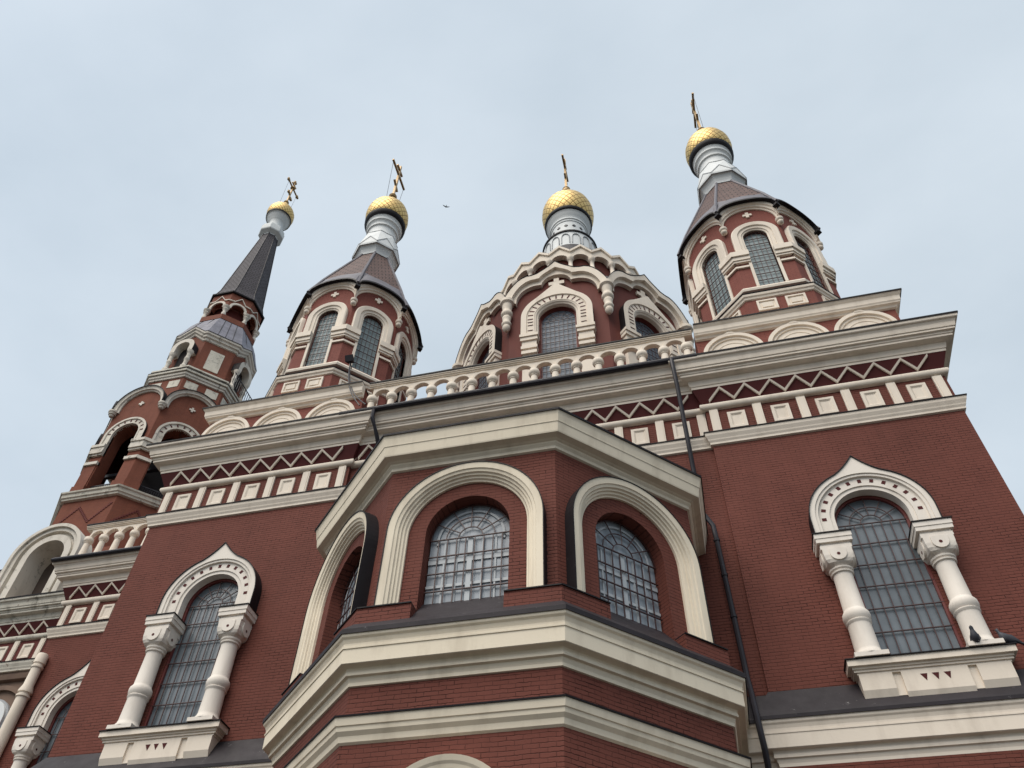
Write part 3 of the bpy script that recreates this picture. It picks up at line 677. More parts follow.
def corner_tower(x, y):
    b = MB(); fs = [Fr(x, y, k, TA) for k in range(8)]; zc = 28.0
    for f in fs:
        wall_open(b, f, -THW, THW, 23.0, zc, .43, 23.95, 27.03, .22, BRICKP)
        Q = arc_pts(THW, zc, None, 24); b.add([f.p(u, 0, z) for u, z in Q], [list(range(len(Q)))], BRICKP)
    core = octa(x, y, TA-.24); b.loft([[(*p, 23.0) for p in core], [(*p, 30.0) for p in core]], BRICKP, close_u=True)
    lo = octa(x, y, 2.62); b.loft([[(*p, 20.6) for p in lo], [(*p, 23.12) for p in lo]], BRICKP, close_u=True); b.add([(*p, 23.12) for p in lo], [list(range(8))], BRICKP)
    t = b.build('corner_tower', church)
    O = octa(x, y, TA)
    b = MB(); sweep(b, [(.0, 23.62), (.10, 23.64), (.12, 23.74), (.06, 23.86), (0, 23.88)], O, CREAMW, True)
    LO = octa(x, y, 2.62)
    sweep(b, [(0, 22.86), (.05, 22.88), (.07, 22.96), (.11, 22.99), (.13, 23.08), (0, 23.12)], LO, CREAMW, True)
    sweep(b, [(0, 21.86), (.12, 21.88), (.16, 21.95), (.06, 22.05), (0, 22.07)], LO, CREAMW, True)
    b.build('tower_band', t)
    b = MB(); sweep(b, [(.14, 23.10), (.15, 23.13), (-.18, 23.3), (-.24, 23.3)], LO, FLASH, True)
    sweep(b, [(.30, 21.68), (.31, 21.73), (.02, 21.86), (0, 21.86)], LO, FLASH, True); b.build('tower_flashing', t)
    for k, f in enumerate(fs):
        f2 = Fr(x, y, k, 2.62)
        for uc in (-.46, .46):
            b = MB(); w_, z0, z1 = .32, 22.20, 22.74
            O4 = [(-w_, z0), (w_, z0), (w_, z1), (-w_, z1)]; I4 = [(-w_+.07, z0+.07), (w_-.07, z0+.07), (w_-.07, z1-.07), (-w_+.07, z1-.07)]; J4 = [(-w_+.15, z0+.15), (w_-.15, z0+.15), (w_-.15, z1-.15), (-w_+.15, z1-.15)]
            rows = [[f2.p(uc+u, d, z) for u, z in Q] for Q, d in ((O4, 0), (O4, .06), (I4, .06), (I4, .02), (J4, .02), (J4, .05))]
            b.loft(rows, CREAMW, close_u=True); b.add(rows[-1], [[0, 1, 2, 3]], CREAMW); b.build('tower_panel', t)
        wv = glazing(f, .42, 23.97, 27.03, -.14, GLASSG, t, nv=5, dz=.38, fan=0, name='tower_window', bw=.02, merge=True)
        b = MB(); arc_mould(b, f, .43, 27.03, 26.0, [(0, -.1), (.0, .04), (.05, .05), (.07, .09), (.18, .10), (.20, .15), (.38, .17), (.42, .14), (.42, 0)], CREAMW, 24)
        for s in (-1, 1): a, c = sorted((s*.43, s*.53)); b.box(f, a, c, -.1, .05, 23.90, 26.0, CREAMW)
        b.build('window_surround', t)
        e = lambda d: THW+d*math.tan(PI/8)
        for s in (-1, 1):
            b = MB()
            for z0, z1, d in ((25.72, 26.0, .20), (25.52, 25.72, .14), (25.42, 25.52, .10), (25.12, 25.22, .07)):
                a, c = sorted((s*(.44 if z0 > 25.3 else .54), s*e(d))); b.box(f, a, c, 0, d, z0, z1, CREAMW)
            b.build('impost_band', t)
        b = MB(); arc_mould(b, f, .985, zc, 27.75, [(-.02, 0), (-.02, .05), (.05, .07), (.06, .12), (.16, .13), (.18, .18), (.34, .20), (.36, .0)], CREAMW, 28, umax=THW)
        b.build('gable_arch', t)
        b = MB(); plus(b, f, 0, 28.58, .17, .05, CREAMW); b.build('wall_cross', t)
    R8 = (TA+.10)/math.cos(PI/8)
    for k in range(8):
        an = R_(45*k)+PI/8; c = (x+R8*math.sin(an), y-R8*math.cos(an), 0); b = MB()
        b.lathe(c, [(.0, 27.42), (.07, 27.44), (.115, 27.50), (.12, 27.57), (.085, 27.63), (.13, 27.65), (.145, 27.70), (.15, 27.78), (.10, 27.80)], CREAMW, 14); b.build('pendant', t, smooth=True, ang=50)
    # tent roof with arched eaves
    EA = 2.72; ehw = EA*math.tan(PI/8); n = 16
    b = MB(); rim = MB()
    for k in range(8):
        f = Fr(x, y, k, EA); fi = Fr(x, y, k, TA-.05); ft = Fr(x, y, k, .68); E0 = []; 
        for i in range(n+1):
            s = -1+2*i/n; E0.append((s*ehw, 28.62+.72*math.sqrt(max(0, 1-(abs(s)**2.3)*.985))-.09))
        rows = []
        for t_, m_ in ((0, 0), (.07, 0), (.16, 0), (.24, 0), (.6, 0), (1, 0)):
            row = []
            for u, z in E0:
                a = f.p(u, 0, z+.07); c = ft.p(u/ehw*.68*math.tan(PI/8), 0, 34.72)
                zt = 28.9+(34.72-28.9)*t_; zz = a[2]*(1-min(1, t_/.24))+zt*min(1, t_/.24) if t_ < .24 else zt
                row.append((a[0]+(c[0]-a[0])*t_, a[1]+(c[1]-a[1])*t_, max(zz, a[2]+(34.72-a[2])*t_*.9) if t_ < .24 else zt))
            rows.append(row)
        b.loft(rows[:4], ZINC); b.loft(rows[3:], TILES)
        A = [f.p(u, 0, z) for u, z in E0]; A2 = [f.p(u, 0, z+.07) for u, z in E0]; A = [f.p(u, .02, z-.05) for u, z in E0]
        I2 = [fi.p(u*THW/ehw, 0, z+.02) for u, z in E0]
        rim.loft([A2, A, I2], FLASH)
    roof = b.build('tent_roof', t); 
    for k in range(8):
        an = R_(45*k)+PI/8; Re = EA/math.cos(PI/8)
        e = (x+Re*math.sin(an), y-Re*math.cos(an), 28.62); rim.lathe((e[0]-.10*math.sin(an), e[1]+.10*math.cos(an), e[2]-.08), [(.04, -.08), (.15, -.06), (.13, .06), (.07, .16)], FLASH, 4)
        rr = .68/math.cos(PI/8); hb = MB()
        hb.tube([(x+(Re+.0)*math.sin(an), y-(Re+.0)*math.cos(an), 28.70), (x+(Re+(rr-Re)*.24)*math.sin(an), y-(Re+(rr-Re)*.24)*math.cos(an), 30.29), (x+rr*math.sin(an), y-rr*math.cos(an), 34.74)], .065, ZINC, 6); hb.build('ridge_cap', t)
    rim.build('eave_edge', t)
    # neck
    b = MB()
    def ring(r, z, off): return [(x+r*math.sin(off+R_(45*k)), y-r*math.cos(off+R_(45*k)), z) for k in range(8)]
    c8 = PI/8
    b.loft([ring(.90, 34.36, c8), ring(.93, 34.50, c8), ring(.99, 34.66, c8), ring(1.08, 34.82, c8), ring(1.13, 34.86, c8)], WHITEM, close_u=True)
    A = ring(1.16, 34.86, c8); Bv = ring(1.18, 34.98, c8); Pk = ring(1.05, 35.62, 0)
    b.loft([A, Bv], WHITEM, close_u=True)
    C_ = ring(1.0, 35.9, c8); D_ = ring(.88, 36.45, c8)
    for k in range(8):
        k2 = (k-1) % 8      # corner k2 and corner k flank face k
        b.add([Bv[k2], Bv[k], Pk[k]], [[0, 1, 2]], WHITEM)
        b.add([Pk[k], Bv[k], D_[k], D_[k2], Bv[k2]], [[0, 1, 2], [0, 2, 3], [0, 3, 4]], WHITEM)
        for q in (Bv[k2], Bv[k]): b.bar(q, Pk[k], .035, .04, DIMM)
        b.bar(D_[k2], D_[k], .045, .045, DIMM); b.bar(A[k2], A[k], .035, .035, DIMM)
    b.build('roof_neck', t)
    b = MB(); b.lathe((x, y, 0), [(.86, 36.42), (.80, 36.5), (.75, 36.7), (.74, 37.15), (.76, 37.2), (.82, 37.23), (.83, 37.33), (.78, 37.38), (.78, 37.5), (.84, 37.62), (.90, 37.66), (.91, 37.76), (.86, 37.82), (.90, 37.95), (.98, 38.05)], WHITEM, 32); b.build('neck_drum', t, smooth=True, ang=35)
    b = MB(); b.lathe((x, y, 0), [(.95, 38.0), (1.02, 38.10), (1.07, 38.20), (1.08, 38.36), (.9, 38.42)], FLASH, 32); b.build('dome_rim', t, smooth=True, ang=35)
    b = MB(); b.lathe((x, y, 0), [(.96, 38.38), (1.03, 38.46), (1.10, 38.72), (1.135, 39.05), (1.11, 39.4), (1.0, 39.78), (.80, 40.12), (.55, 40.42), (.33, 40.7), (.19, 41.0), (.12, 41.35), (.08, 41.6)], GOLD, 40)
    b.build('onion_dome', t, origin=(x, y, 39.0), smooth=True, ang=60)
    cross3(t, x, y, 41.75, 3.5, .98)
    guy(t, (x, y-.9, 44.1), (x, y-.6, 40.3)); guy(t, (x, y+.9, 44.1), (x, y+.6, 40.3))
    return t
TX = 8.467; TY = 19.70
tower_r = corner_tower(CX+TX, TY)
def copy_tree(o, parent, dx):
    c = o.copy(); sc.collection.objects.link(c); c.parent = parent
    if parent == church: c.location = Vector(o.location)+Vector((dx, 0, 0))
    for ch in o.children: copy_tree(ch, c, dx)
    return c
tower_l = copy_tree(tower_r, church, -2*TX)

# ------------------------------------------------------------------ the great dome
DX, DY, DA = CX, 29.09, 5.84; DH = DA*math.tan(PI/8)
def great_dome():
    b = MB()
    fs = [Fr(DX, DY, k, DA) for k in range(8)]
    for f in fs: wall_open(b, f, -DH, DH, 20.0, 34.9, .86, 25.6, 32.45, .5, DOMERED)
    core = octa(DX, DY, DA-.6); b.loft([[(*p, 20) for p in core], [(*p, 36.3) for p in core]], DOMERED, close_u=True)
    for f in fs: b.add([f.p(-DH, 0, 34.9), f.p(DH, 0, 34.9), f.p(DH*.6, -.05, 36.2), f.p(-DH*.6, -.05, 36.2)], [[0, 1, 2, 3]], DOMERED)
    t = b.build('great_dome', church)
    for k, f in enumerate(fs):
        wv = glazing(f, .86, 25.6, 32.45, -.20, GLASSD, t, nv=8, dz=.42, fan=3, name='dome_window', bw=.022, fm=FRAME, merge=True)
        b = MB(); zc = 32.42; n = 36
        arc_mould(b, f, .93, zc, 31.05, [(0, -.3), (0, .20), (.06, .24), (.10, .30), (.17, .32)], CREAMW, n, caps=False)
        I = arc_pts(1.10, zc, 31.05, n); O1 = arc_pts(1.48, zc, 31.05, n); plate(b, f, I, O1, 0, .34, CREAMW)
        O2 = []
        for u, z in arc_pts(1.75, zc, 31.05, n):
            if z > zc and abs(u) < 1.05: z = max(z, zc+1.40+ (1.05-abs(u))/1.05*1.10)
            O2.append((u, z))
        plate(b, f, O1, O2, 0, .40, CREAMW, FLASH)
        b_ = None
        for q in range(15):
            a = R_(-8+q*196/14); c, s_ = math.cos(a), math.sin(a)
            if s_ < 0: u, z = (1.29 if c > 0 else -1.29), zc-.18
            else: u, z = 1.29*c, zc+1.29*s_
            if s_ < 0: c, s_ = (1 if c > 0 else -1), 0
            b.bar(f.p(u-.13*c, .335, z-.13*s_), f.p(u+.13*c, .335, z+.13*s_), .07, .03, DARKRED, upv=(f.n[0], f.n[1], 0))
        for q in (31.35, 31.75, 32.0):
            for s in (-1, 1): b.bar(f.p(s*1.16, .335, q), f.p(s*1.42, .335, q), .06, .03, DARKRED)
        b.build('window_hood', t)
        for s in (-1, 1):
            b = MB()
            for z0, z1, d, w0, w1 in ((30.86, 31.05, .44, .90, 1.80), (30.62, 30.86, .38, .94, 1.77), (30.25, 30.62, .30, 1.0, 1.70), (30.05, 30.25, .34, .96, 1.74), (29.9, 30.05, .26, 1.02, 1.68), (29.7, 29.9, .32, .98, 1.72), (25.6, 29.7, .22, 1.02, 1.68)):
                a, c = sorted((s*w0, s*w1)); b.box(f, a, c, 0, d, z0, z1, CREAMW)
            b.build('window_pier', t)
        b = MB(); plus(b, f, 0, 35.33, .40, .12, CREAMW); b.build('wall_cross', t)
        # trefoil gable band
        inner, outer = [], []
        m_ = 10
        for i in range(m_+1):
            a = PI/2*(i/m_); inner.append((-2.06+1.30*(1-math.cos(a*.999)), 33.95+1.32*math.sin(a*1.12)**.9))
        for i in range(1, m_): a = PI*i/m_; inner.append((-.76*math.cos(a), 35.17+.77*math.sin(a)))
        inner = inner[:m_+1]+inner[m_+1:]+[(-u, z) for u, z in inner[:m_+1]][::-1]
        N_ = len(inner)
        for i, (u, z) in enumerate(inner):
            s = 1 if u >= 0 else -1; au = abs(u)
            if au > .85:
                q = (au-.85)/(2.05-.85); outer.append((s*(1.04+q*1.40), 35.86+.55*q-2.05*q**2.2))
            else:
                q = au/.85; outer.append((s*q*1.02, 36.85-.74*q**.75-.22*q))
        b = MB(); plate(b, f, inner, [(u*.5+a_*.5, z*.5+c_*.5) for (u, z), (a_, c_) in zip(inner, outer)], 0, .22, CREAMW)
        mid = [(u*.5+a_*.5, z*.5+c_*.5) for (u, z), (a_, c_) in zip(inner, outer)]
        fo = Fr(DX, DY, k, DA); rows = []
        lim = DH+.40*math.tan(PI/8)
        A = [f.p(u, .22, z) for u, z in mid]; Bq = [f.p(u, .40, z) for u, z in mid]; Cq = [f.p(max(-lim, min(lim, u*1.07)), .42, z) for u, z in outer]; Dq = [f.p(u*.98, -.3, z+.05) for u, z in outer]
        b.loft([A, Bq, Cq], CREAMW); b.loft([Cq, [f.p(max(-lim, min(lim, u*1.07)), .45, z+.06) for u, z in outer], Dq], FLASH)
        b.build('trefoil_gable', t)
        # roof behind the gable
        b = MB(); a1 = 4.3; ft = Fr(DX, DY, k, a1)
        R0 = [f.p(u, .0, z+.04) for u, z in outer]; R1 = [ft.p(u/DH*a1*math.tan(PI/8), 0, 38.4) for u, z in outer]
        b.loft([R0, R1], SLATE); b.build('dome_skirt_roof', t)
        an = R_(45*k)+PI/8; Rr = (DA+.22)/math.cos(PI/8); c = (DX+Rr*math.sin(an), DY-Rr*math.cos(an), 0); b = MB()
        b.lathe(c, [(0.000, 31.75), (0.101, 31.8), (0.168, 31.92), (0.202, 32.06), (0.168, 32.18), (0.227, 32.24), (0.244, 32.36), (0.202, 32.44), (0.176, 32.5), (0.210, 32.72), (0.227, 32.84), (0.185, 32.92), (0.260, 33.0), (0.294, 33.08), (0.294, 33.2), (0.235, 33.28), (0.218, 33.5), (0.252, 33.65), (0.252, 33.9), (0.361, 34.0), (0.361, 34.2), (0.168, 34.35)], CREAMW, 18)
        b.build('pendant', t, smooth=True, ang=40)
    # upper arcade of little arches
    Rr = 4.56; n = 24; w2 = Rr*math.tan(PI/n)
    b = MB(); b.lathe((DX, DY, 0), [(4.2, 38.0), (4.2, 41.0)], DOMERED, 48)
    b.build('arcade_wall', t)
    b = MB()
    for i in range(n):
        f = Fr(DX, DY, ang=2*PI*i/n, a=Rr); r = .45; zc = 39.68; Q = arc_pts(r, zc, None, 12)
        top = lambda u: 41.02-.60*min(1, abs(u)/w2)
        P1 = [(-w2, zc)]+Q+[(w2, zc)]; P2 = [(-w2, top(w2))]+[(u*w2/r, top(u*w2/r)) for u, z in Q]+[(w2, top(w2))]
        plate(b, f, P1, P2, -.33, 0, CREAMW)
        plate(b, f, [(u, z-.20) for u, z in P2], P2, 0, .10, CREAMW, FLASH)
    b.build('gable_arcade', t)
    b = MB(); rows = []
    for rr, z in ((Rr+.06, 0), (Rr+.0, .04)):
        pass
    ringa = []
    for i in range(2*n):
        a = 2*PI*i/(2*n); R1 = (Rr+.08)/math.cos(PI/n) if i % 2 else Rr+.08; zt = 40.44 if i % 2 else 41.05; ringa.append((DX+R1*math.sin(a), DY-R1*math.cos(a), zt))
    ringb = [(DX+(p[0]-DX)*.80, DY+(p[1]-DY)*.75, 41.85) for p in ringa]
    b.loft([ringa, ringb], FLASH, close_u=True)
    b.lathe((DX, DY, 0), [(3.42, 41.8), (2.75, 43.2), (2.2, 44.6), (1.85, 45.75)], SLATE, 32); b.build('cone_roof', t, smooth=True, ang=30)
    for i in range(n):
        a = 2*PI*(i+.5)/n; c = (DX+(Rr-.03)/math.cos(PI/n)*math.sin(a), DY-(Rr-.03)/math.cos(PI/n)*math.cos(a), 0); b = MB()
        b.lathe(c, [(.17, 38.4), (.17, 38.65), (.12, 38.7), (.12, 39.35), (.15, 39.38), (.12, 39.42), (.19, 39.52), (.19, 39.7)], CREAMW, 12); b.build('arcade_column', t, smooth=True, ang=45)
    # lantern
    b = MB(); b.lathe((DX, DY, 0), [(1.84, 45.5), (1.80, 45.7), (1.78, 46.0), (1.76, 47.42)], WHITEM, 40)
    for i in range(16):     # blind arches on the lantern skirt
        a = 2*PI*i/16
        pts = []
        for j in range(9):
            tt = PI*j/8; z = 46.75+.36*math.sin(tt); r = 1.79; da = -.145*math.cos(tt); pts.append((DX+r*math.sin(a+da), DY-r*math.cos(a+da), z))
        p0 = (DX+1.80*math.sin(a-.15), DY-1.80*math.cos(a-.15), 46.0); p1 = (DX+1.80*math.sin(a+.15), DY-1.80*math.cos(a+.15), 46.0)
        b.tube([p0]+pts+[p1], .035, DIMM, 5)
    b.build('lantern_skirt', t, smooth=True, ang=40)
    b = MB(); b.lathe((DX, DY, 0), [(1.7, 47.40), (1.84, 47.42), (1.85, 47.54), (1.2, 47.75)], FLASH, 40); b.build('lantern_ring', t)
    b = MB(); b.lathe((DX, DY, 0), [(1.22, 47.6), (1.19, 48.0), (1.19, 49.75), (1.24, 49.8), (1.25, 49.95), (1.31, 50.0), (1.31, 50.15), (1.27, 50.2), (1.34, 50.45), (1.46, 50.62), (1.48, 50.72), (1.55, 50.8)], WHITEM, 40)
    for i in range(14):
        a = 2*PI*i/14; f = Fr(DX, DY, ang=a, a=1.19); plus(b, f, 0, 49.2, .12, .03, PIPE)
    b.build('lantern_drum', t, smooth=True, ang=35)
    b = MB(); b.lathe((DX, DY, 0), [(1.5, 50.76), (1.60, 50.85), (1.65, 50.95), (1.66, 51.12), (1.5, 51.2)], FLASH, 40); b.build('dome_rim', t, smooth=True)
    b = MB(); b.lathe((DX, DY, 0), [(1.56, 51.12), (1.66, 51.3), (1.78, 51.8), (1.83, 52.3), (1.80, 52.8), (1.66, 53.35), (1.40, 53.85), (1.05, 54.3), (.70, 54.7), (.42, 55.1), (.26, 55.5), (.2, 55.9)], GOLDB, 48)
    b.build('onion_dome', t, origin=(DX, DY, 53.0), smooth=True, ang=60)
    b = MB(); b.lathe((DX, DY, 0), [(.12, 55.85), (.30, 56.0), (.34, 56.2), (.27, 56.4), (.08, 56.55)], GOLDP, 16); b.build('finial_ball', t, smooth=True)
    cross3(t, DX, DY, 56.7, 4.7, 1.15)
great_dome()

# body of the church behind the facade
b = wall_block('b', WL[0]+.5, WR[1]-.5, 21.5, 37, G, 19.0, BRICKP); body = b.build('transept_wall', church)
b = MB(); b.add([(WL[0]+.5, 21.5, 19.0), (WR[1]-.5, 21.5, 19.0), (WR[1]-.5, 37, 19.0), (WL[0]+.5, 37, 19.0), (CX-6, 24, 21.0), (CX+6, 24, 21.0), (CX+6, 34, 21.0), (CX-6, 34, 21.0)], [[0, 1, 5, 4], [1, 2, 6, 5], [2, 3, 7, 6], [3, 0, 4, 7]], SLATE); b.build('transept_roof', body)

# ------------------------------------------------------------------ nave bay and west porch
n0, n1 = -22.0, WL[0]+.6
b = wall_block('n', n0, n1, YN, 37, 7.7, 18.42, BRICK, (.79, 8.3, 12.33, .14), uc=-19.5); nave = b.build('nave_wall', church)
b = wall_block('n', n0-.1, n1, YN-.11, 37, G, 7.7, BRICK); b.build('nave_base_wall', nave)
P = [(n0, 23.0), (n0, YN), (n1, YN)]; fr = Fr(0, YN)
frieze(nave, P, [(fr, [n0+.21+1.15*k for k in range(6)])], [(fr, n0+.12, 16), (Fr(n0, YN+1.0, ang=-PI/2), -.9, 5)])
b = MB(); sweep(b, SOCLW, P, CREAMW); b.build('base_cornice', nave)
b = MB(); b.tube([(n0-.75, YN-.83, 18.36), (n1, YN-.83, 18.36)], .085, PIPE, 10); b.build('gutter', nave)
balustrade(nave, -22.8, n1, YN+.05, 18.4, 20.66, .68, -22.52)
# nave window, half hidden by the wing: same as the wings' windows
f = Fr(-19.5, YN); wv = wing_window(church, f)


# porch
p0, p1 = -31.5, -23.85
b = wall_block('p', p0, p1, YF, 34, 15.42, 18.42, SMOOTHRED); porch = b.build('west_porch', church)
b = wall_block('p', p0, p1, YF+.02, 34, G, 15.42, STUCCO); b.build('porch_wall', porch)
P = [(p0, YF), (p1, YF), (p1, 26)]; fr = Fr(0, YF)
frieze(porch, P, [(fr, [p1-.2-1.15*k for k in range(6)][::-1])], [(fr, p1-.05-.679*8, 16)], cream=OLDCREAM)
# big arched gable over the porch
f = Fr(-25.85, YF-.1)
b = MB()
plate(b, f, arc_pts(.85, 20.72, 18.4, 30), arc_pts(1.15, 20.72, 18.4, 30), -.9, .22, OLDCREAM2)
plate(b, f, arc_pts(1.15, 20.72, 18.4, 30), arc_pts(1.32, 20.72, 18.4, 30), -.5, .10, OLDCREAM2)
plate(b, f, arc_pts(1.32, 20.72, 18.4, 30), arc_pts(1.50, 20.72, 18.4, 30), -.5, .26, OLDCREAM2); plate(b, f, arc_pts(1.50, 20.72, 18.4, 30), arc_pts(1.66, 20.72, 18.4, 30), -.5, .36, OLDCREAM2); pg = b.build('porch_gable_arch', porch)
b = MB(); Q = arc_pts(.86, 20.72, 18.4, 30); b.add([f.p(u, -.85, z) for u, z in Q], [list(range(len(Q)))], NICHE); b.build('gable_niche', porch)
b = wall_block('q', -27.5, -24.0, YF+1.0, 27, 18.4, 22.0, BRICKO); b.build('porch_attic', porch)
balustrade(porch, p0, -27.4, YF-.05, 18.4, 20.4, .85, -31.2, OLDCREAM2)
b = wall_block('q', p0, -27.5, YF+.5, 27, 18.4, 20.3, BRICKO); b.build('porch_parapet_wall', porch)
b = MB(); c = (-21.72, 20.68, 0); b.lathe(c, [(.19, 5), (.19, 13.05), (.23, 13.07), (.23, 13.13), (.19, 13.15), (.19, 13.21), (.23, 13.23), (.23, 13.3), (.17, 13.5), (.165, 14.1), (.2, 14.14), (.2, 14.2), (.17, 14.22), (.17, 14.28), (.2, 14.3), (.19, 14.6), (.17, 14.66)], CREAMW, 20); b.build('corner_column', porch, smooth=True, ang=40)
# arched window in the stucco wall
f = Fr(-24.75, YF); b = MB(); plate(b, f, arc_pts(.42, 13.4, 10, 24), arc_pts(.80, 13.4, 10, 24), 0, .22, WHITEM); plate(b, f, arc_pts(.80, 13.4, 10, 24), arc_pts(.88, 13.4, 10, 24), 0, .12, DIMM)
Q = arc_pts(.42, 13.4, 10, 24); b.add([f.p(u, .05, z) for u, z in Q], [list(range(len(Q)))], DARK); b.build('porch_window', porch)
b = MB(); plate(b, f, arc_pts(1.25, 13.4, 10, 24), arc_pts(1.42, 13.4, 10, 24), 0, .10, STUCCO); sweep(b, [(0, 15.0), (.12, 15.05), (.16, 15.2), (0, 15.25)], P, STUCCO); b.build('stucco_moulding', porch)
b = wall_block('l', p1-.1, n0+.1, YF+.05, 33, G, 18.3, STUCCO); b.build('link_wall', porch)

# ------------------------------------------------------------------ bell tower
BX, BY = -28.45, 29.09
def bell_tower():
    x, y = BX, BY
    b = MB(); lo = octa(x, y, 3.75); b.loft([[(*p, 15) for p in lo], [(*p, 27.1) for p in lo]], BRICKO, close_u=True); b.add([(*p, 27.1) for p in lo], [list(range(8))], BRICKO)
    a = 3.68; hw = a*math.tan(PI/8); fs = [Fr(x, y, k, a) for k in range(8)]; zc = 31.75; r = .80
    for f in fs:
        wall_open(b, f, -hw, hw, 27.1, 34.0, r, 27.12, zc, .75, BRICKO)
        Q = arc_pts(hw, 34.0, None, 24); b.add([f.p(u, 0, z) for u, z in Q], [list(range(len(Q)))], BRICKO)
    inn = octa(x, y, a-.75); 
    ih = (a-.75)*math.tan(PI/8)
    for k in range(8):
        f = Fr(x, y, k, a-.75); wall_open(b, f, -ih, ih, 27.1, 34.0, r, 27.12, zc, .02, SMOOTHRED)
    b.add([(*p, 33.9) for p in octa(x, y, a-.02)], [list(range(8))], DARK); b.loft([[(*p, 27.1) for p in octa(x, y, 2.1)], [(*p, 33.9) for p in octa(x, y, 2.1)]], DARK, close_u=True)  # added core, coloured near-black to stand in for the shade inside the belfry
    t = b.build('bell_tower', church)
    b = MB(); sweep(b, [(0, 27.0), (.14, 27.03), (.16, 27.12), (.22, 27.16), (.25, 27.33), (.32, 27.38), (.34, 27.46), (0, 27.52)], octa(x, y, 3.75), OLDCREAM, True); b.build('belfry_band', t)
    # stepped brick zigzag on the body
    for k in (0, 1, 7):
        f = Fr(x, y, k, 3.75); b = MB(); u = -1.35; z = 25.4; dirn = 1
        while u < 1.35:
            b.box(f, u, u+.11, 0, .03, z, z+.10, SMOOTHRED); u += .09; z += .105*dirn
            if z > 26.4: dirn = -1
            if z < 25.5: dirn = 1
        b.build('brick_zigzag', t)
    for k, f in enumerate(fs):
        b = MB(); n = 30
        plate(b, f, arc_pts(r, zc, 31.05, n), arc_pts(r+.08, zc, 31.05, n), -.1, .14, OLDCREAM2); plate(b, f, arc_pts(r+.08, zc, 31.05, n), arc_pts(r+.34, zc, 31.05, n), 0, .11, OLDCREAM2); plate(b, f, arc_pts(r+.34, zc, 31.05, n), arc_pts(r+.47, zc, 31.05, n), 0, .17, OLDCREAM2, FLASH)
        for q in range(9):
            t_ = R_(8+q*164/8); c_, s_ = math.cos(t_), math.sin(t_); b.bar(f.p((r+.12)*c_, .115, zc+(r+.12)*s_), f.p((r+.29)*c_, .115, zc+(r+.29)*s_), .07, .03, DARKRED, upv=(f.n[0], f.n[1], 0))
        b.build('belfry_arch', t)
        e = lambda d: hw+d*math.tan(PI/8)
        for s in (-1, 1):
            b = MB()
            for z0, z1, d in ((30.86, 31.05, .24), (30.62, 30.86, .18), (30.42, 30.62, .20), (30.30, 30.42, .12), (29.62, 29.82, .14)):
                aa, cc = sorted((s*(r+.0), s*e(d))); b.box(f, aa, cc, -.1, d, z0, z1, OLDCREAM2)
            aa, cc = sorted((s*(r+.06), s*e(.05))); b.box(f, aa, cc, 0, .05, 27.5, 29.6, BRICKO)
            aa, cc = sorted((s*(r-.0), s*e(.12))); b.box(f, aa, cc, 0, .12, 27.5, 28.1, BRICKO)
            b.build('pier_cap', t)
        b = MB(); arc_mould(b, f, 1.26, 34.05, 33.75, [(-.02, 0), (-.02, .08), (.06, .12), (.08, .2), (.2, .22), (.26, .26)], OLDCREAM2, 28, umax=hw); b.build('gable_arch', t)
        b = MB(); lim = hw+.28*math.tan(PI/8); cl = lambda Q: [(max(-lim, min(lim, u)), z) for u, z in Q]
        plate(b, f, cl(arc_pts(1.525, 34.05, 33.75)), cl(arc_pts(1.57, 34.05, 33.75)), -.1, .30, FLASH); b.build('gable_flashing', t)
        b = MB(); plus(b, f, 0, 34.3, .17, .06, OLDCREAM2); b.build('wall_cross', t)
        b = MB(); b.box(f, -r, r, -.3, -.26, 28.28, 28.33, PIPE); b.box(f, -r, r, -.3, -.26, 27.6, 27.64, PIPE)
        for q in range(14): u = -r+.06+q*.115; b.bar(f.p(u, -.28, 27.5), f.p(u+.05, -.28, 28.3), .022, .022, PIPE); b.bar(f.p(u+.05, -.28, 27.5), f.p(u, -.28, 28.3), .022, .022, PIPE)
        b.build('belfry_railing', t)
        an = R_(45*k)+PI/8; Rr = (a+.12)/math.cos(PI/8); c = (x+Rr*math.sin(an), y-Rr*math.cos(an), 0); b = MB()
        b.lathe(c, [(.06, 33.4), (.12, 33.44), (.15, 33.55), (.2, 33.58), (.22, 33.7), (.26, 33.74), (.26, 33.84)], OLDCREAM2, 12); b.build('pendant', t, smooth=True)
    b = MB(); b.box(Fr(x, y, 0), -2.2, 2.2, 2.2, 2.4, 30.0, 30.2, PIPE); b.build('bell_beam', t)
    f = Fr(x, y, 2, 3.15); b = MB()
    for q in range(13): b.bar(f.p(-1.2+q*.2, .1, 38.25), f.p(-1.2+q*.2, .1, 39.15), .03, .03, PIPE)
    b.bar(f.p(-1.25, .1, 39.15), f.p(1.25, .1, 39.15), .045, .045, PIPE); b.build('ledge_railing', t)
    # lead roof standing seams are part of the roof
    # tier 2
    b = MB(); o1 = octa(x, y, 2.85); b.loft([[(*p, 33.9) for p in octa(x, y, 3.4)], [(*p, 35.6) for p in octa(x, y, 2.87)]], SLATE, close_u=True); b.build('tier_roof', t)
    b = MB(); b.loft([[(*p, 35.0) for p in o1], [(*p, 37.6) for p in o1]], BRICKO, close_u=True)
    o2 = octa(x, y, 2.4); b.loft([[(*p, 37.6) for p in o2], [(*p, 42.2) for p in o2]], BRICKO, close_u=True); b.add([(*p, 38.2) for p in o1], [list(range(8))], SLATE)
    b.build('octagon_tier', t)
    b = MB(); sweep(b, [(0, 37.35), (.08, 37.38), (.10, 37.5), (.16, 37.55), (.18, 37.68), (0, 37.72)], o1, OLDCREAM2, True); b.build('tier_band', t)
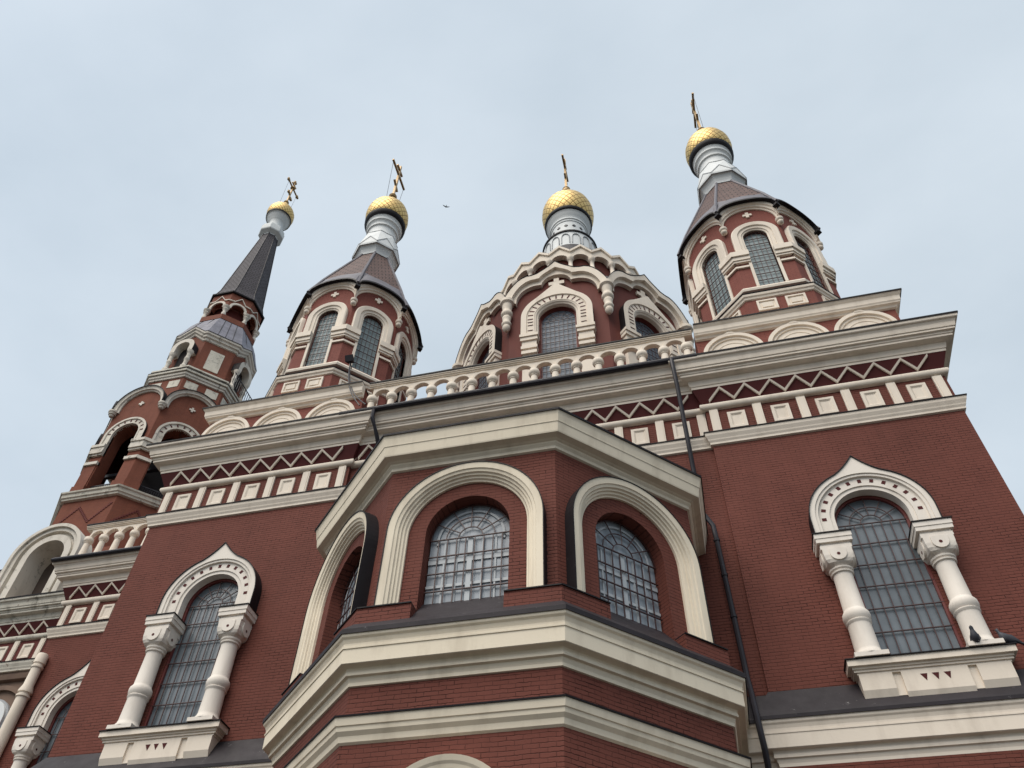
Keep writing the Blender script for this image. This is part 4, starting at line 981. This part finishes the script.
    b = MB(); sweep(b, [(.0, 37.7), (.26, 37.76), (.28, 37.9), (.10, 37.95), (.12, 38.12), (.20, 38.16), (.20, 38.28), (-.4, 38.34)], o1, OLDCREAM, True); sweep(b, [(.29, 37.9), (.30, 37.93), (.10, 37.97)], o1, FLASH, True); b.build('tier_cornice', t)
    for k in range(8):
        f = Fr(x, y, k, 2.85)
        for uc in (-.62, .62):
            b = MB(); b.box(f, uc-.37, uc+.37, 0, .025, 36.55, 37.17, OLDCREAM); b.build('tier_panel', t)
        f = Fr(x, y, k, 2.4)
        if k % 2:
            b = MB(); b.box(f, -.46, .46, 0, .03, 39.15, 40.95, OLDCREAM); b.build('tier_panel', t)
        else:
            b = MB(); plate(b, f, arc_pts(.46, 40.55, 40.1, 18), arc_pts(.78, 40.55, 40.1, 18), 0, .55, OLDCREAM2, FLASH)
            Q = arc_pts(.46, 40.55, 38.3, 18); b.add([f.p(u, .02, z) for u, z in Q], [list(range(len(Q)))], DARK)
            for s in (-1, 1):
                b.lathe(f.p(s*.62, .38, 0), [(.2, 38.3), (.2, 38.6), (.13, 38.75), (.12, 39.1), (.17, 39.3), (.13, 39.5), (.13, 39.8), (.19, 39.95), (.22, 40.1)], OLDCREAM2, 12)
            b.build('tier_niche', t)
    # cornice rising to a gable over each straight side
    b = MB(); loop = []
    C8 = octa(x, y, 1.0)
    def crown(q, z, gz):
        row = []
        for k in range(8):
            f = Fr(x, y, k, 2.4); e = (2.4+q)*math.tan(PI/8); row.append(f.p(-e, q, z))
            if k % 2 == 0: row += [f.p(-e*.80, q, z), f.p(0, q, z+gz), f.p(e*.80, q, z)]
        return row
    b.loft([crown(q, z, .75) for q, z in ((0, 41.55), (.07, 41.6), (.09, 41.75), (.19, 41.82), (.21, 41.98), (.30, 42.05), (.32, 42.2), (0, 42.3))], OLDCREAM2, close_u=True); b.build('crown_cornice', t)
    b = MB(); rws = [crown(.34, 42.2, .75), crown(.34, 42.25, .75)]
    dome = []
    for q, z, gz in ((.10, 43.0, .30), (-.12, 43.8, .1), (-.38, 44.5, .0), (-.60, 45.0, 0)): dome.append(crown(q, z, gz))
    b.loft(rws, FLASH, close_u=True); b.loft([rws[-1]]+dome, LEAD, close_u=True); 
    for k in range(8):
        f = Fr(x, y, k, 2.4)
        for sft in (-.45, .0, .45):
            if k % 2 == 0 and sft == 0: continue
            b.tube([f.p(sft*(1+q*.2), q, z) for q, z in ((.33, 42.27), (.11, 43.02), (-.11, 43.82), (-.37, 44.52), (-.58, 45.0))][0 if k % 2 else 1:], .022, SLATE, 4)
    b.build('lead_roof', t)
    # seams
    # tier 3: little open arcade
    b = MB(); o3 = octa(x, y, 1.92); b.loft([[(*p, 44.8) for p in o3], [(*p, 45.3) for p in o3]], BRICKO, close_u=True); b.add([(*p, 45.3) for p in o3], [list(range(8))], BRICKO)
    a = 1.78; hw = a*math.tan(PI/8); inn = octa(x, y, 1.25); b.loft([[(*p, 45.3) for p in inn], [(*p, 47.5) for p in inn]], SMOOTHRED, close_u=True)
    for k in range(8):
        f = Fr(x, y, k, a); wall_open(b, f, -hw, hw, 46.25, 48.0, .45, 46.26, 46.45, .4, BRICKO)
    b.build('arcade_tier', t)
    for k in range(8):
        f = Fr(x, y, k, a); b = MB(); plate(b, f, arc_pts(.45, 46.42, 46.25, 14), arc_pts(.62, 46.42, 46.25, 14), 0, .10, OLDCREAM2)
        zz = [(-hw, 47.62), (-.42, 47.18), (.42-.84/2, 47.55), (.42, 47.18), (hw, 47.62)]
        zz = [(-hw-.02, 47.05), (-.38, 47.10), (-.02, 47.62), (.02, 47.62), (.38, 47.10), (hw+.02, 47.05)]
        plate(b, f, zz, [(u, z+.09) for u, z in zz], 0, .07, OLDCREAM2); b.build('arcade_arch', t)
        an = R_(45*k)+PI/8; Rr = (a+.0)/math.cos(PI/8); b = MB(); c = (x+Rr*math.sin(an), y-Rr*math.cos(an), 0)
        b.lathe(c, [(.13, 45.3), (.16, 45.5), (.12, 45.6), (.12, 45.8), (.2, 45.95), (.17, 46.05), (.24, 46.15), (.26, 46.27)], OLDCREAM2, 12); b.build('arcade_column', t, smooth=True)
    o4 = octa(x, y, 1.86)
    b = MB(); sweep(b, [(-.1, 47.95), (.06, 47.97), (.08, 48.08), (-.1, 48.12)], o4, FLASH, True)
    b.loft([[(*p, 48.1) for p in octa(x, y, 1.80)], [(*p, 49.0) for p in octa(x, y, 1.58)], [(*p, 58.6) for p in octa(x, y, .58)]], SPIRE, close_u=True)
    sp = b.build('spire', t)
    for k in range(8):
        an = R_(45*k)+PI/8; q = lambda r_, z: (x+r_/math.cos(PI/8)*math.sin(an), y-r_/math.cos(PI/8)*math.cos(an), z)
        b = MB(); b.tube([q(1.80, 48.1), q(1.58, 49.0), q(.58, 58.6)], .04, SLATE, 5); b.build('ridge_cap', t)
    b = MB(); b.lathe((x, y, 0), [(.62, 58.3), (.66, 58.5), (.98, 58.75), (1.02, 58.85), (1.04, 59.25), (.95, 59.35), (.96, 59.6), (.80, 59.75), (.68, 60.0)], WHITEM, 8, ph=PI/8); b.build('spire_neck', t)
    b = MB(); b.lathe((x, y, 0), [(.60, 59.9), (.56, 60.1), (.56, 60.8), (.62, 60.95), (.70, 61.05), (.72, 61.2), (.90, 61.4), (.92, 61.5), (1.02, 61.55)], WHITEM, 28); b.build('neck_drum', t, smooth=True, ang=35)
    b = MB(); b.lathe((x, y, 0), [(.9, 61.53), (1.05, 61.55), (1.07, 61.7), (.9, 61.75)], FLASH, 28); b.build('dome_rim', t, smooth=True)
    b = MB(); b.lathe((x, y, 0), [(1.0, 61.70), (1.08, 61.88), (1.135, 62.25), (1.12, 62.6), (.98, 63.0), (.74, 63.4), (.46, 63.75), (.26, 64.1), (.14, 64.5)], GOLD, 36); b.build('onion_dome', t, origin=(x, y, 62.5), smooth=True, ang=60)
    cross3(t, x, y, 64.8, 3.5, .9, fleur=True)
    guy(t, (x, y-.8, 67.2), (x, y-.7, 63.4)); guy(t, (x, y+.8, 67.2), (x, y+.7, 63.4))
bell_tower()

# ------------------------------------------------------------------ loose things
def thing(o, label, cat, group=None):
    o['label'] = label; o['category'] = cat
    if group: o['group'] = group
    return o
fl = MB(); fx, fy, fz = -10.68, 17.15, 23.55
fl.add([(fx-.16, fy-.1, fz-.12), (fx+.16, fy-.1, fz-.12), (fx+.16, fy-.22, fz+.1), (fx-.16, fy-.22, fz+.1), (fx-.11, fy+.1, fz-.02), (fx+.11, fy+.1, fz-.02), (fx+.11, fy+.04, fz+.12), (fx-.11, fy+.04, fz+.12)], [[0, 1, 2, 3], [4, 5, 6, 7], [0, 1, 5, 4], [1, 2, 6, 5], [2, 3, 7, 6], [3, 0, 4, 7]], PIPE)
fl.bar((fx, fy, fz), (fx, fy+.2, fz-.25), .03, .03, PIPE)
thing(fl.build('floodlight'), 'small black floodlight on the ledge of the left round-windowed tower', 'floodlight')
cb = MB()
for o_, s_ in ((0, 0), (.10, .12)):
    pts = []
    for i in range(13):
        t_ = i/12; pts.append((fx+(-8.75+o_*2-fx)*t_, fy+(15.18-fy)*t_-.25*math.sin(PI*t_), fz-.1+(18.6-fz)*t_-.5*math.sin(PI*t_)*(1+s_*2)))
    cb.tube(pts, .02, PIPE, 5)
thing(cb.build('cable', smooth=True), 'pair of black cables hanging from the left tower floodlight to the gutter', 'cable')
def bird_body(name, loc, yaw_, s=1.0, wings=False):
    b = MB(); rows = []
    prof = [(-.17, .012, .0), (-.12, .035, .0), (-.06, .058, .005), (0, .068, .012), (.05, .06, .022), (.085, .042, .045), (.105, .030, .075), (.118, .031, .098), (.135, .026, .108), (.15, .010, .106)]
    for x_, r_, z_ in prof: rows.append([(x_, r_*math.cos(2*PI*i/12)*.9, z_+r_*math.sin(2*PI*i/12)) for i in range(12)])
    b.loft(rows, BIRD, close_u=True); b.add(rows[0], [list(range(12))], BIRD); b.add(rows[-1], [list(range(12))], BIRD)
    b.add([(.148, -.006, .108), (.148, .006, .108), (.148, 0, .098), (.175, 0, .100)], [[0, 1, 3], [1, 2, 3], [2, 0, 3]], BEAK)
    b.add([(-.14, -.022, .01), (-.14, .022, .01), (-.26, .035, -.015), (-.26, -.035, -.015), (-.14, -.02, -.008), (-.14, .02, -.008), (-.26, .033, -.022), (-.26, -.033, -.022)], [[0, 1, 2, 3], [4, 5, 6, 7], [0, 3, 7, 4], [1, 2, 6, 5], [3, 2, 6, 7]], BIRD)
    if wings:
        for s_ in (-1, 1): b.add([(.05, s_*.05, .03), (-.07, s_*.05, .03), (-.06, s_*.25, .13), (.07, s_*.22, .14), (-.12, s_*.42, .09), (-.02, s_*.2, .12)], [[0, 1, 2, 3], [3, 2, 4]], BIRD)
    else:
        for s_ in (-1, 1):
            b.add([(.06, s_*.056, .03), (-.02, s_*.075, .02), (-.2, s_*.028, .0), (-.05, s_*.06, .055), (0, s_*.05, -.02)], [[0, 1, 3], [1, 2, 3], [0, 4, 1], [4, 2, 1]], BIRD)
            b.tube([(.0, s_*.025, -.045), (.005, s_*.025, -.085)], .006, BEAK, 5)
    o = b.build(name, smooth=True, ang=60); o.location = loc; o.rotation_euler = (0, 0 if wings else R_(-28), yaw_); o.scale = (s, s, s); return o
thing(bird_body('pigeon', (5.32, 15.50, 8.88), R_(255), 1.35), 'dark pigeon perched on the right window sill before the right column foot', 'pigeon', 'pigeons on the right window sill')
thing(bird_body('pigeon', (5.88, 15.62, 8.88), R_(175), 1.35), 'dark pigeon half hidden behind the foot of the right window\'s right column', 'pigeon', 'pigeons on the right window sill')
thing(bird_body('flying_bird', (-27.485*.6, 36, 119.079*.6*1.0), R_(120), .9, True), 'tiny dark bird flying in the grey sky between the left tower and the great dome', 'bird')
